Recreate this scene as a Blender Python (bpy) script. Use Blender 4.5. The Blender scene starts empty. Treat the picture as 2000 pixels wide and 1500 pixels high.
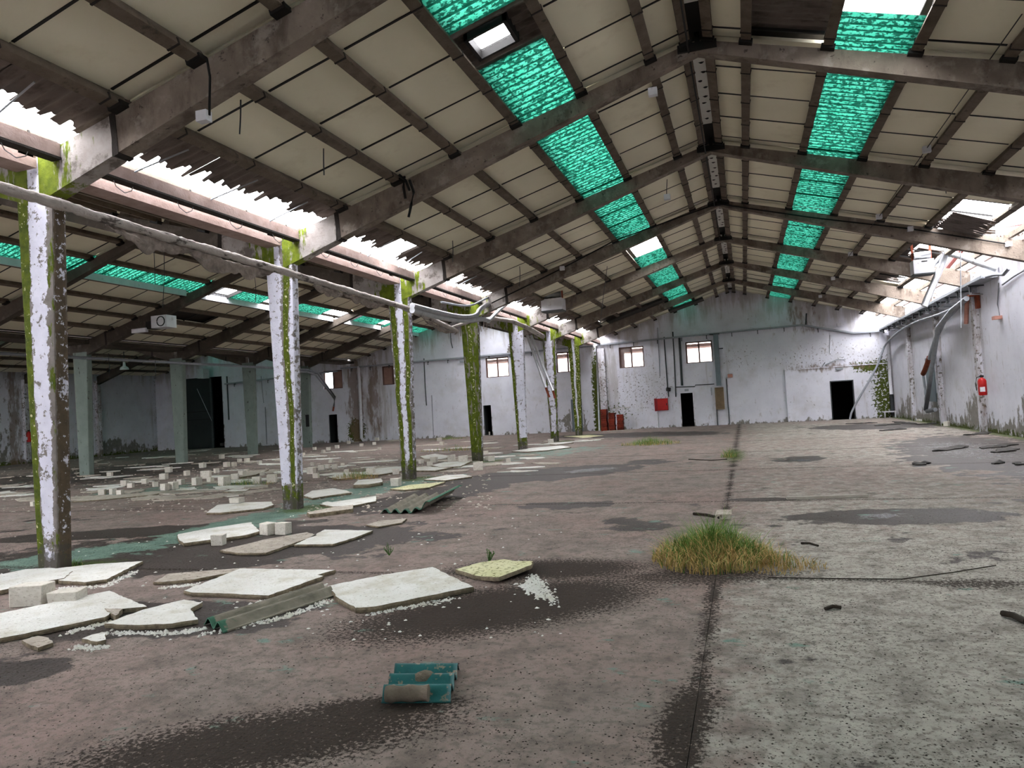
import bpy, bmesh, math, random
import numpy as np
from mathutils import Vector, Matrix, noise as mnoise
random.seed(7)
C = bpy.context.scene.collection
R = random.random
U = random.uniform

# ------------------------------------------------------------------ camera, sky, exposure
F_PX, YAW, PITCH, ROLL, CAM_H = 1420.887, 0.3077, 0.0308, -0.0577, 1.6925
fw = np.array([-math.sin(YAW)*math.cos(PITCH), math.cos(YAW)*math.cos(PITCH), math.sin(PITCH)])
rt0 = np.array([math.cos(YAW), math.sin(YAW), 0.0]); up0 = np.cross(rt0, fw)
rt = rt0*math.cos(ROLL) + up0*math.sin(ROLL); up = -rt0*math.sin(ROLL) + up0*math.cos(ROLL)
cam_data = bpy.data.cameras.new('camera')
cam = bpy.data.objects.new('camera', cam_data); C.objects.link(cam)
cam_data.sensor_fit = 'HORIZONTAL'; cam_data.sensor_width = 36.0
cam_data.lens = F_PX/2000*36.0; cam_data.clip_end = 500
cam.matrix_world = Matrix(((rt[0], up[0], -fw[0], 0), (rt[1], up[1], -fw[1], 0), (rt[2], up[2], -fw[2], CAM_H), (0, 0, 0, 1)))
bpy.context.scene.camera = cam

world = bpy.data.worlds.new('overcast_sky'); bpy.context.scene.world = world
world.use_nodes = True
bg = world.node_tree.nodes['Background']
bg.inputs['Color'].default_value = (0.97, 0.965, 1.0, 1); bg.inputs['Strength'].default_value = 24.0
vs = bpy.context.scene.view_settings
vs.view_transform = 'Standard'; vs.look = 'None'; vs.gamma = 1; vs.use_curve_mapping = False
vs.exposure = 0.0

# ------------------------------------------------------------------ measuring helpers (points of the real place)
def ray(x, y): return fw*F_PX + rt*(x-1000) + up*(750-y)
CP = np.array([0, 0, CAM_H])
def G(x, y, z=0.0):                  # on a level plane
    v = ray(x, y); return CP + v*((z-CAM_H)/v[2])
def PY(x, y, yy):                    # on a cross plane
    v = ray(x, y); return CP + v*(yy/v[1])
def PX(x, y, xx):                    # on a lengthways plane
    v = ray(x, y); return CP + v*(xx/v[0])

ORD = ['first', 'second', 'third', 'fourth', 'fifth', 'sixth', 'seventh', 'eighth', 'ninth', 'tenth', 'eleventh', 'twelfth', 'thirteenth', 'fourteenth',
       'fifteenth', 'sixteenth', 'seventeenth', 'eighteenth', 'nineteenth', 'twentieth']

# ------------------------------------------------------------------ materials
def lin(c):
    return tuple((v/255/12.92 if v <= 10 else ((v/255+0.055)/1.055)**2.4) for v in c) + (1,)
def material(name, c1, c2, scale=3.0, rough=0.9, layers=(), bump=0.15, bscale=30, stretch=(1, 1, 1), metal=0.0, spec=0.3, rnd=True, var=0.0,
             translucent=None, detail=5):
    m = bpy.data.materials.new(name); m.use_nodes = True
    nt = m.node_tree; N = nt.nodes; L = nt.links
    bsdf = N['Principled BSDF']
    tc = N.new('ShaderNodeTexCoord'); co = tc.outputs['Object']
    if rnd:
        oi = N.new('ShaderNodeObjectInfo')
        mul = N.new('ShaderNodeMath'); mul.operation = 'MULTIPLY'; mul.inputs[1].default_value = 57.0
        L.new(oi.outputs['Random'], mul.inputs[0])
        add = N.new('ShaderNodeVectorMath'); add.operation = 'ADD'
        L.new(co, add.inputs[0]); L.new(mul.outputs[0], add.inputs[1]); co = add.outputs[0]
    def noise(sc, st=(1, 1, 1), det=detail, rg=0.6):
        v = co
        if st != (1, 1, 1):
            mp = N.new('ShaderNodeVectorMath'); mp.operation = 'MULTIPLY'; mp.inputs[1].default_value = st
            L.new(co, mp.inputs[0]); v = mp.outputs[0]
        t = N.new('ShaderNodeTexNoise'); t.inputs['Scale'].default_value = sc
        t.inputs['Detail'].default_value = det; t.inputs['Roughness'].default_value = rg
        L.new(v, t.inputs['Vector'])
        mr = N.new('ShaderNodeMapRange'); mr.inputs['From Min'].default_value = 0.28; mr.inputs['From Max'].default_value = 0.72
        L.new(t.outputs['Fac'], mr.inputs['Value']); return mr.outputs[0]
    def mix(a, b, f):
        x = N.new('ShaderNodeMix'); x.data_type = 'RGBA'
        if isinstance(f, float): x.inputs[0].default_value = f
        else: L.new(f, x.inputs[0])
        for v, i in ((a, 6), (b, 7)):
            if isinstance(v, tuple): x.inputs[i].default_value = v
            else: L.new(v, x.inputs[i])
        return x.outputs[2]
    colr = mix(lin(c1), lin(c2), noise(scale, stretch))
    if var:
        oi2 = N.new('ShaderNodeObjectInfo'); mr = N.new('ShaderNodeMapRange')
        mr.inputs['To Min'].default_value = 1-var; mr.inputs['To Max'].default_value = 1+var
        L.new(oi2.outputs['Random'], mr.inputs['Value'])
        vm = N.new('ShaderNodeVectorMath'); vm.operation = 'SCALE'
        L.new(colr, vm.inputs[0]); L.new(mr.outputs[0], vm.inputs['Scale']); colr = vm.outputs[0]
    rgh = None
    for la in layers:
        n = noise(la.get('scale', 12), la.get('stretch', (1, 1, 1)), la.get('det', 6), la.get('rg', 0.65))
        ctr = N.new('ShaderNodeMath'); ctr.operation = 'MULTIPLY_ADD'
        L.new(n, ctr.inputs[0]); ctr.inputs[1].default_value = la.get('amp', 1.0); ctr.inputs[2].default_value = -0.5*la.get('amp', 1.0)
        ad = N.new('ShaderNodeMath'); ad.operation = 'ADD'; L.new(ctr.outputs[0], ad.inputs[0])
        if 'attr' in la:
            at = N.new('ShaderNodeAttribute'); at.attribute_name = la['attr']; L.new(at.outputs['Fac'], ad.inputs[1])
        else: ad.inputs[1].default_value = la.get('level', 0.5)
        sh = N.new('ShaderNodeMath'); sh.operation = 'MULTIPLY_ADD'; sh.use_clamp = True
        L.new(ad.outputs[0], sh.inputs[0]); sh.inputs[1].default_value = la.get('sharp', 6); sh.inputs[2].default_value = 0.5-la.get('thr', 0.5)*la.get('sharp', 6)
        mk = N.new('ShaderNodeMath'); mk.operation = 'MULTIPLY'; L.new(sh.outputs[0], mk.inputs[0]); mk.inputs[1].default_value = la.get('op', 1.0)
        lc = lin(la['col'])
        if 'col2' in la: lc = mix(lin(la['col']), lin(la['col2']), noise(la.get('scale2', 18)))
        colr = mix(colr, lc, mk.outputs[0])
        if 'rough' in la:
            rm = N.new('ShaderNodeMix'); rm.data_type = 'FLOAT'
            L.new(mk.outputs[0], rm.inputs[0])
            if rgh is None: rm.inputs[2].default_value = rough
            else: L.new(rgh, rm.inputs[2])
            rm.inputs[3].default_value = la['rough']; rgh = rm.outputs[0]
    L.new(colr, bsdf.inputs['Base Color'])
    if rgh is None: bsdf.inputs['Roughness'].default_value = rough
    else: L.new(rgh, bsdf.inputs['Roughness'])
    bsdf.inputs['Metallic'].default_value = metal
    bsdf.inputs['Specular IOR Level'].default_value = spec
    if bump:
        bp = N.new('ShaderNodeBump'); bp.inputs['Strength'].default_value = bump; bp.inputs['Distance'].default_value = 0.02
        L.new(noise(bscale), bp.inputs['Height']); L.new(bp.outputs[0], bsdf.inputs['Normal'])
    if translucent is not None:
        tr = N.new('ShaderNodeBsdfTranslucent')
        vm = N.new('ShaderNodeVectorMath'); vm.operation = 'SCALE'; L.new(colr, vm.inputs[0]); vm.inputs['Scale'].default_value = translucent
        L.new(vm.outputs[0], tr.inputs['Color'])
        ms = N.new('ShaderNodeMixShader'); ms.inputs[0].default_value = 0.8
        L.new(bsdf.outputs[0], ms.inputs[1]); L.new(tr.outputs[0], ms.inputs[2])
        L.new(ms.outputs[0], N['Material Output'].inputs['Surface'])
    return m

M = {}
M['floor'] = material('stained_concrete_floor', (148, 134, 126), (122, 111, 105), scale=1.3, rough=0.9, rnd=False, bump=0.4, bscale=26, spec=0.2, layers=[
    dict(level=0.42, col=(146, 120, 113), scale=0.55, sharp=2.2, amp=0.9, op=0.5),
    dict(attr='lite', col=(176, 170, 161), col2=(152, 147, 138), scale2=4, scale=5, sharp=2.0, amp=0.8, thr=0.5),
    dict(level=0.40, col=(84, 76, 70), scale=3.2, sharp=3, amp=0.9, op=0.5),
    dict(level=0.38, col=(88, 81, 75), scale=15, sharp=4, amp=1.0, op=0.5),
    dict(level=0.24, col=(160, 153, 143), scale=34, sharp=8, amp=1.0, op=0.45, det=3),
    dict(attr='speck', col=(48, 41, 36), scale=40, sharp=8, amp=1.1, thr=0.62, det=4, op=0.85),
    dict(attr='wet', col=(54, 45, 41), col2=(42, 36, 33), scale2=6, scale=1.6, sharp=12, amp=0.75, rough=0.55, op=0.93),
    dict(attr='green', col=(116, 140, 126), col2=(82, 108, 98), scale2=4, scale=3, stretch=(0.6, 1, 1), sharp=6, amp=1.5, det=9, rough=0.6),
    dict(attr='grime', col=(30, 25, 21), col2=(56, 44, 36), scale2=50, scale=34, sharp=4, amp=1.7, rough=0.9, op=0.95, det=8, rg=0.72),
    dict(attr='pool', col=(60, 60, 62), scale=7, sharp=10, amp=0.7, rough=0.12, op=0.9),
    dict(attr='moss', col=(66, 82, 28), scale=14, sharp=5, amp=0.9, op=0.8),
])
WALL = [
    dict(level=0.24, col=(176, 174, 174), scale=0.9, sharp=2.2, amp=0.9, op=0.6),
    dict(attr='drip', col=(140, 130, 120), scale=3.0, stretch=(1, 1, 0.12), sharp=3, amp=0.9, op=0.55),
    dict(level=0.16, col=(160, 156, 152), scale=7, sharp=12, amp=0.9, op=0.7),
    dict(attr='peel', col=(128, 120, 112), col2=(96, 90, 84), scale2=9, scale=9, sharp=12, amp=0.9),
    dict(attr='damp', col=(118, 112, 102), col2=(94, 90, 80), scale2=7, scale=4, stretch=(1, 1, 0.6), sharp=6, amp=1.0, op=0.9),
    dict(attr='moss', col=(78, 88, 22), col2=(44, 52, 14), scale2=12, scale=8, sharp=9, amp=0.9),
    dict(attr='soot', col=(112, 92, 74), scale=5, stretch=(1, 1, 0.3), sharp=2.5, amp=1.1, op=0.75),
]
M['wall'] = material('peeling_white_wall_paint', (210, 210, 218), (196, 196, 206), scale=1.2, rough=0.9, layers=WALL, rnd=False, bump=0.12)
M['column'] = material('flaking_column_paint', (132, 126, 122), (98, 92, 88), scale=5, rough=0.9, bump=0.3, bscale=26, layers=[
    dict(attr='dirt', col=(92, 80, 64), col2=(74, 64, 52), scale2=8, scale=7, sharp=5, amp=0.7),
    dict(attr='paint', col=(214, 214, 226), col2=(196, 196, 210), scale2=6, scale=9, sharp=16, amp=1.25, det=9, rg=0.72),
    dict(attr='moss', col=(92, 104, 14), col2=(50, 64, 8), scale2=9, scale=9, stretch=(1, 1, 0.35), sharp=9, amp=0.75),
    dict(attr='moss', col=(204, 200, 160), scale=16, sharp=14, amp=1.5, thr=1.22, op=0.9, det=9),
    dict(attr='damp', col=(70, 66, 60), scale=10, sharp=6, amp=0.8, op=0.8),
])
M['greycol'] = material('grey_green_column_paint', (116, 128, 120), (102, 114, 106), scale=3, rough=0.8, layers=[
    dict(level=0.2, col=(56, 58, 50), scale=7, stretch=(1, 1, 0.5), sharp=12, amp=0.95, op=0.9)])
M['beam'] = material('weathered_concrete', (136, 124, 113), (96, 86, 77), scale=1.6, rough=0.92, bump=0.3, bscale=24, layers=[
    dict(level=0.34, col=(72, 62, 54), scale=2.6, stretch=(1, 1, 0.35), sharp=3, amp=1.0, op=0.75),
    dict(level=0.3, col=(146, 138, 130), scale=3.4, sharp=4, amp=1.0, op=0.6),
    dict(level=0.2, col=(40, 34, 30), scale=10, sharp=10, amp=0.9, op=0.7)])
M['arm'] = material('pale_haunch_concrete', (168, 162, 158), (128, 120, 116), scale=2.2, rough=0.92, bump=0.3, bscale=24, layers=[
    dict(level=0.34, col=(86, 78, 72), scale=3.0, sharp=5, amp=1.0, op=0.8),
    dict(attr='moss', col=(104, 116, 22), col2=(70, 84, 12), scale2=9, scale=8, stretch=(1, 1, 0.3), sharp=8, amp=0.7)])
M['darkbeam'] = material('dark_concrete', (84, 76, 68), (58, 52, 46), scale=1.6, rough=0.92, bump=0.25, bscale=24, layers=[  # darker concrete tone for the middle and furthest naves
    dict(level=0.28, col=(110, 104, 96), scale=3.4, sharp=4, amp=1.0, op=0.4)])
M['purlin'] = material('purlin_concrete', (110, 98, 86), (80, 70, 60), scale=4, rough=0.92, bump=0.3, bscale=30, var=0.12, layers=[
    dict(level=0.22, col=(60, 54, 46), scale=5, sharp=6, amp=1.0, op=0.8)])
M['tie'] = material('dark_tie_wire', (40, 34, 30), (26, 22, 20), rough=0.7, bump=0)
M['steel'] = material('black_steel', (26, 24, 22), (16, 15, 14), rough=0.6, bump=0.05)
M['mortar'] = material('dark_mortar', (44, 38, 34), (32, 28, 25), rough=0.95, bump=0.4)
M['panel'] = material('cream_insulation_board', (232, 226, 204), (222, 216, 192), scale=0.8, rough=0.95, bump=0.03, var=0.05, layers=[
    dict(level=0.2, col=(190, 178, 150), scale=1.5, sharp=3, amp=0.9, op=0.35)])
M['roof'] = material('fibre_cement_back', (46, 40, 36), (34, 30, 28), rough=0.95, bump=0)
M['sheet'] = material('grey_fibre_cement', (112, 102, 96), (82, 74, 70), scale=3, rough=0.95, bump=0.2, var=0.08, stretch=(0.5, 1, 1), layers=[
    dict(level=0.3, col=(56, 48, 44), scale=5, stretch=(0.3, 1, 1), sharp=3, amp=1, op=0.7)])
M['green'] = material('mossy_green_plastic', (58, 134, 114), (36, 122, 98), scale=3, rough=0.5, bump=0, translucent=0.30, var=0.12, layers=[
    dict(level=0.47, col=(4, 46, 34), col2=(2, 22, 15), scale2=14, scale=18, stretch=(0.7, 1.3, 1), sharp=7, amp=1.2, op=0.9, det=7),
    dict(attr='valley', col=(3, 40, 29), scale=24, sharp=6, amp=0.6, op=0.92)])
M['foam'] = material('dirty_white_foam', (224, 224, 220), (206, 204, 196), scale=3, rough=0.95, bump=0.3, bscale=40, layers=[
    dict(level=0.22, col=(128, 120, 104), scale=32, sharp=8, amp=1.1, op=0.6, det=8),
    dict(level=0.26, col=(172, 164, 138), scale=2.2, sharp=2.5, amp=1.0, op=0.6)])
M['foamedge'] = material('crumbling_foam_edge', (150, 138, 116), (92, 82, 68), scale=14, rough=0.95, bump=0.5, bscale=50)
M['foamyel'] = material('algae_stained_foam', (214, 212, 176), (190, 188, 140), scale=3, rough=0.95, bump=0.3, bscale=40, layers=[
    dict(level=0.32, col=(96, 96, 56), scale=24, sharp=7, amp=1.1, op=0.8)])
M['foamgrey'] = material('greyed_foam', (190, 182, 170), (158, 148, 136), scale=5, rough=0.95, bump=0.3, bscale=40, layers=[
    dict(level=0.28, col=(96, 86, 74), scale=22, sharp=8, amp=1.0, op=0.8)])
M['block'] = material('pale_aerated_block', (220, 216, 206), (200, 194, 182), scale=5, rough=0.95, bump=0.2, var=0.1, layers=[
    dict(level=0.25, col=(140, 126, 106), scale=9, sharp=4, amp=1.0, op=0.6)])
M['teal'] = material('teal_sheet_plastic', (38, 104, 104), (28, 84, 84), scale=6, rough=0.45, bump=0.1, layers=[
    dict(level=0.3, col=(130, 120, 104), scale=16, sharp=10, amp=1.0)])
M['mud'] = material('sheet_caked_with_mud', (134, 122, 108), (100, 90, 78), scale=8, rough=0.95, bump=0.4)
M['greensheet'] = material('dirty_green_sheet', (142, 136, 122), (106, 102, 90), scale=6, rough=0.85, bump=0.3, layers=[
    dict(attr='edge', col=(62, 108, 88), scale=12, sharp=8, amp=0.7)])
M['galv'] = material('galvanised_tube', (186, 188, 190), (160, 162, 166), scale=5, rough=0.4, metal=0.7, bump=0.05, layers=[
    dict(level=0.2, col=(120, 112, 104), scale=9, sharp=5, amp=1.0, op=0.6)])
M['conduit'] = material('grey_conduit', (150, 154, 160), (130, 134, 140), scale=6, rough=0.6, bump=0)
M['darkconduit'] = material('dark_conduit', (66, 70, 72), (52, 56, 58), scale=6, rough=0.6, bump=0)
M['lagging'] = material('rotting_lagging', (190, 182, 176), (136, 128, 122), scale=6, rough=0.95, bump=0.6, bscale=18, stretch=(1, 0.25, 1), layers=[
    dict(level=0.3, col=(56, 48, 44), scale=5, stretch=(1, 0.4, 1), sharp=7, amp=1.0, op=0.85)])
M['rag'] = material('torn_lagging_cloth', (164, 152, 142), (108, 98, 92), scale=9, rough=1.0, bump=0.6, bscale=25)
M['rust'] = material('rusty_steel', (140, 70, 46), (100, 46, 32), scale=8, rough=0.85, bump=0.2)
M['rustpink'] = material('pink_primer', (188, 140, 126), (164, 112, 98), scale=8, rough=0.8, bump=0)
M['red'] = material('red_enamel', (178, 24, 22), (152, 16, 18), scale=3, rough=0.4, bump=0)
M['darkred'] = material('dark_red_enamel', (150, 18, 26), (120, 12, 20), scale=3, rough=0.45, bump=0)
M['white'] = material('white_enamel', (206, 206, 210), (190, 190, 196), scale=4, rough=0.6, bump=0, layers=[
    dict(level=0.2, col=(130, 120, 112), scale=5, sharp=4, amp=1.0, op=0.5)])
M['ridge'] = material('white_ridge_board', (240, 240, 236), (230, 230, 226), rough=0.9, bump=0)
M['black'] = material('black_rubber', (18, 17, 16), (10, 10, 10), rough=0.7, bump=0)
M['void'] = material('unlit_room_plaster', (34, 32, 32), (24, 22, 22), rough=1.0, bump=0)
M['doorleaf'] = material('dark_sheet_door', (46, 50, 50), (36, 40, 40), scale=1, rough=0.7, bump=0.05)
M['beige'] = material('bare_beige_box', (150, 130, 104), (128, 110, 86), scale=4, rough=0.8, bump=0.05)
M['trunk'] = material('blue_grey_trunking', (112, 124, 130), (98, 110, 116), scale=2, rough=0.6, bump=0)
M['brick'] = material('hollow_red_brick', (132, 52, 34), (84, 30, 22), scale=9, rough=0.95, bump=0.3, var=0.3)
M['winframe'] = material('rusted_window_frame', (96, 70, 62), (74, 54, 48), rough=0.8, bump=0)
M['shutter'] = material('faded_brown_board', (150, 118, 106), (130, 100, 90), rough=0.9, bump=0)
M['glass'] = material('dusty_glass', (200, 204, 208), (190, 196, 200), rough=0.3, bump=0)
def _glass(m):
    nt = m.node_tree; tr = nt.nodes.new('ShaderNodeBsdfTransparent'); ms = nt.nodes.new('ShaderNodeMixShader'); ms.inputs[0].default_value = 0.12
    nt.links.new(tr.outputs[0], ms.inputs[1]); nt.links.new(nt.nodes['Principled BSDF'].outputs[0], ms.inputs[2])
    nt.links.new(ms.outputs[0], nt.nodes['Material Output'].inputs['Surface'])
_glass(M['glass'])
M['render'] = material('pale_render', (214, 206, 200), (200, 192, 186), rough=0.95, bump=0)
M['fascia'] = material('red_brown_fascia', (84, 16, 14), (74, 14, 12), rough=0.8, bump=0)
M['grass'] = material('green_grass_blades', (112, 142, 62), (76, 112, 42), scale=4, rough=0.8, bump=0)
M['straw'] = material('straw_grass_blades', (200, 174, 116), (164, 134, 80), scale=4, rough=0.9, bump=0)
M['leaf'] = material('weed_leaves', (70, 110, 40), (50, 84, 28), scale=9, rough=0.7, bump=0)
M['twig'] = material('dark_twig', (52, 44, 36), (36, 30, 24), scale=9, rough=0.95, bump=0.2)
M['debris'] = material('dark_sheet_debris', (62, 58, 54), (42, 40, 38), scale=6, rough=0.8, bump=0.3, var=0.25)
M['timber'] = material('bleached_timber', (170, 166, 156), (146, 140, 130), scale=6, rough=0.9, bump=0.1)
M['steelgutter'] = material('lit_gutter_concrete', (160, 140, 134), (132, 112, 104), scale=4, rough=0.9, bump=0.2, layers=[
    dict(level=0.26, col=(130, 108, 98), scale=9, sharp=4, amp=1.0, op=0.7)])

# ------------------------------------------------------------------ mesh helpers
class MB:
    def __init__(s): s.v = []; s.f = []; s.sm = []
    def add(s, vs, fs, smooth=False):
        b = len(s.v); s.v += [tuple(map(float, p)) for p in vs]; s.f += [tuple(i+b for i in f) for f in fs]; s.sm += [smooth]*len(fs); return s
    def box(s, x0, x1, y0, y1, z0, z1):
        vs = [(x, y, z) for z in (z0, z1) for y in (y0, y1) for x in (x0, x1)]
        return s.add(vs, [(0, 2, 3, 1), (4, 5, 7, 6), (0, 1, 5, 4), (2, 6, 7, 3), (0, 4, 6, 2), (1, 3, 7, 5)])
    def obox(s, c, ax, ay, az):       # oriented box: centre and half-axis vectors
        c, ax, ay, az = (np.array(k, float) for k in (c, ax, ay, az))
        vs = [c+sx*ax+sy*ay+sz*az for sz in (-1, 1) for sy in (-1, 1) for sx in (-1, 1)]
        return s.add(vs, [(0, 2, 3, 1), (4, 5, 7, 6), (0, 1, 5, 4), (2, 6, 7, 3), (0, 4, 6, 2), (1, 3, 7, 5)])
    def prism_y(s, poly, y0, y1):     # xz polygon extruded along y
        n = len(poly); vs = [(x, y0, z) for x, z in poly]+[(x, y1, z) for x, z in poly]
        fs = [tuple(range(n)), tuple(range(2*n-1, n-1, -1))]+[(i, i+n, (i+1) % n+n, (i+1) % n) for i in range(n)]
        return s.add(vs, fs)
    def tube(s, pts, r, n=8, cap=True, rr=None):
        pts = [np.array(p, float) for p in pts]; vs = []; fs = []
        for i, p in enumerate(pts):
            t = pts[min(i+1, len(pts)-1)]-pts[max(i-1, 0)]; t /= np.linalg.norm(t)+1e-9
            a = np.cross(t, (0, 0, 1.0)); 
            if np.linalg.norm(a) < 0.15: a = np.cross(t, (1.0, 0, 0))
            a /= np.linalg.norm(a); b = np.cross(t, a)
            q = r if rr is None else rr[i]
            vs += [p+q*(math.cos(2*math.pi*k/n)*a+math.sin(2*math.pi*k/n)*b) for k in range(n)]
        for i in range(len(pts)-1):
            fs += [(i*n+k, i*n+(k+1) % n, (i+1)*n+(k+1) % n, (i+1)*n+k) for k in range(n)]
        s.add(vs, fs, True)
        if cap:
            b = len(s.v)-len(vs); s.f += [tuple(b+k for k in range(n)), tuple(b+len(vs)-1-k for k in range(n))]; s.sm += [False]*2
        return s
    def mesh(s, name, mat, base=(0, 0, 0), attrs=None, mats=None, midx=None):
        me = bpy.data.meshes.new(name)
        bx, by, bz = (float(k) for k in base)
        me.from_pydata([(x-bx, y-by, z-bz) for x, y, z in s.v], [], s.f); 
        me.polygons.foreach_set('use_smooth', s.sm)
        for mm in (mats or [mat]): me.materials.append(mm)
        if midx: me.polygons.foreach_set('material_index', midx)
        if attrs:
            for k, a in attrs.items():
                at = me.attributes.new(k, 'FLOAT', 'POINT'); at.data.foreach_set('value', np.asarray(a, dtype=np.float32))
        me.update(); return me

def link(name, me, parent=None, loc=(0, 0, 0)):
    o = bpy.data.objects.new(name, me); C.objects.link(o)
    if parent: o.parent = parent
    o.location = tuple(float(k) for k in loc); return o
def tag(o, label=None, cat=None, group=None, kind=None):
    if label: o['label'] = label
    if cat: o['category'] = cat
    if group: o['group'] = group
    if kind: o['kind'] = kind
    return o
def thing(name, label, cat, loc=(0, 0, 0), group=None, kind=None):
    return tag(link(name, None, None, loc), label, cat, group, kind)
def part(name, mb, mat, parent, base=None, label=None, **kw):   # mb in world coords, parent not rotated
    pl = parent.location
    o = link(name, mb.mesh(name, mat, base if base is not None else pl, **kw), parent)
    if base is not None: o.location = tuple(float(base[i])-pl[i] for i in range(3))
    if label: o['label'] = label
    return o
def sub(name, mb, mat, parent, label=None):      # a piece of a part, mb in world coords
    q = parent.parent.location+parent.location
    o = link(name, mb.mesh(name, mat, q), parent)
    if label: o['label'] = label
    return o
def solo(name, mb, mat, label, cat, base, group=None, kind=None, **kw):
    return tag(link(name, mb.mesh(name, mat, base, **kw), None, base), label, cat, group, kind)
def struct(name, mb, mat, base=(0, 0, 0), parent=None, label=None, **kw):
    o = link(name, mb.mesh(name, mat, base, **kw), parent, base)
    if not parent: o['kind'] = 'structure'
    if label: o['label'] = label
    return o
def recalc(o):
    bm = bmesh.new(); bm.from_mesh(o.data); bmesh.ops.recalc_face_normals(bm, faces=bm.faces); bm.to_mesh(o.data); bm.free(); return o
def fbm(x, y, s, seed=0.0): return mnoise.fractal(Vector((x*s, y*s, seed)), 0.9, 2.0, 4)

# ------------------------------------------------------------------ the layout
XL, XA, XR = -8.25, -0.36, 7.32            # first column row, ridge, right wall
XB, XL2, XC, XW = -16.33, -24.42, -32.4, -40.1
Y0, BAY, YE, YB = 6.887, 5.0, 41.89, -8.113
def fy(k): return Y0+BAY*k
def ztop(d): return 7.31-0.283*d           # top of the rafters
def zsof(d): return 7.12-0.329*d
def zpan(d): return ztop(d)+0.135          # underside of the boards
PUR = [0.17, 0.73, 1.88, 3.03, 4.17, 5.30, 6.44, 7.52]
exec_after = []

# ------------------------------------------------------------------ floor: cast slabs with joints
def blob(xs, ys, cx, cy, rx, ry, rot=0.0, soft=0.5):
    c, s = math.cos(rot), math.sin(rot); dx, dy = xs-cx, ys-cy
    q = np.sqrt(((dx*c+dy*s)/rx)**2+((-dx*s+dy*c)/ry)**2)
    return np.clip((1-q)/soft+0.5, 0, 1)
def pblob(xs, ys, x0, y0, x1, y1, soft=0.5, w=None):   # patch given by its left/right (or near/far) extent seen on the floor
    a, b = G(x0, y0), G(x1, y1); c = (a+b)/2; L = np.linalg.norm((b-a)[:2])/2
    return blob(xs, ys, c[0], c[1], L, w or L*0.5, math.atan2(b[1]-a[1], b[0]-a[0]), soft)
def floor_attrs(xs, ys):
    n = len(xs); mx = np.maximum
    big = np.array([fbm(x, y, 0.22, 3.1) for x, y in zip(xs, ys)])
    wet = 0.22+0.2*big
    wet = mx(wet, 0.85*blob(xs, ys, -7.2, 8.2, 3.4, 1.7, 0.35, 0.8))
    wet = mx(wet, 0.95*blob(xs, ys, -9.5, 9.5, 3.2, 0.55, 0.3, 0.6))
    wet = mx(wet, 0.9*pblob(xs, ys, -60, 1215, 640, 1200, 0.7, 0.6))
    wet = mx(wet, 0.8*pblob(xs, ys, -80, 1330, 150, 1300, 0.5, 0.3))
    wet = mx(wet, 0.85*pblob(xs, ys, 640, 1010, 1000, 935, 0.6, 1.0))
    wet = mx(wet, 1.0*pblob(xs, ys, 840, 948, 1245, 908, 0.6, 1.5))
    wet = mx(wet, 0.95*pblob(xs, ys, 1080, 852, 1420, 846, 0.6, 2.2)); wet = mx(wet, 0.75*pblob(xs, ys, 1000, 990, 1200, 985, 0.9, 0.5)); wet = mx(wet, 0.6*pblob(xs, ys, 1150, 1030, 1330, 1020, 1.0, 0.7)); wet = mx(wet, 0.7*pblob(xs, ys, 1210, 905, 1320, 900, 0.9, 1.0))
    wet = mx(wet, 1.0*pblob(xs, ys, 1530, 1012, 1985, 1004, 0.7, 0.62))
    wet = mx(wet, 0.95*pblob(xs, ys, 1400, 976, 1560, 975, 0.6, 0.2))
    wet = mx(wet, 0.72*pblob(xs, ys, 1500, 898, 1620, 896, 0.6, 0.9))
    wet = mx(wet, 0.85*blob(xs, ys, 5.2, 20.0, 1.9, 6.5, -0.1, 0.9))
    wet = mx(wet, 0.8*pblob(xs, ys, 1600, 832, 1830, 834, 0.6, 2.2))
    wet = mx(wet, 0.62*blob(xs, ys, -24, 22, 7, 9, 0.2, 0.9))
    grime = 0.12+0.14*big
    grime = mx(grime, 1.15*pblob(xs, ys, 690, 1235, 1240, 1140, 0.9, 0.62))
    grime = mx(grime, 1.0*pblob(xs, ys, 880, 1115, 1260, 1108, 0.9, 0.45))
    grime = mx(grime, 1.0*pblob(xs, ys, 130, 1500, 860, 1395, 1.0, 0.36))
    grime = mx(grime, 1.0*pblob(xs, ys, 560, 1395, 900, 1375, 1.0, 0.17))
    grime = mx(grime, 1.0*pblob(xs, ys, 1300, 1500, 1372, 1330, 1.0, 0.13))
    grime = mx(grime, 0.72*pblob(xs, ys, 1800, 1140, 2010, 1140, 0.8, 0.18))
    grime = mx(grime, 0.7*pblob(xs, ys, 1180, 1130, 1560, 1120, 0.8, 0.35))
    jn = np.array([fbm(0, y, 1.3, 9.0) for y in ys]); jm = np.array([fbm(x, y, 5.0, 4.0) for x, y in zip(xs, ys)])
    jd = np.abs(xs-XA+0.04*jm); grime = mx(grime, np.clip(1.15-jd/0.07, 0, 1)*np.clip(0.72+0.75*jn+0.5*jm, 0, 1.1))
    jy = np.abs(((ys-7.0+2.5) % 5.0)-2.5); grime = mx(grime, 0.60*np.clip(1-jy/0.09, 0, 1))
    green = -0.7+0.12*big
    green = mx(green, 1.05*pblob(xs, ys, -60, 1112, 330, 1060, 0.8, 0.6))
    green = mx(green, 0.95*pblob(xs, ys, 190, 1090, 720, 962, 0.8, 0.6))
    green = mx(green, 0.95*pblob(xs, ys, 560, 990, 860, 930, 0.9, 0.8))
    green = mx(green, 0.6*pblob(xs, ys, 120, 975, 560, 935, 0.7, 1.2))
    green = mx(green, 0.55*pblob(xs, ys, 870, 910, 1180, 870, 0.8, 1.6))
    green = mx(green, 0.9*pblob(xs, ys, 515, 1428, 615, 1408, 0.8, 0.04))
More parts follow.
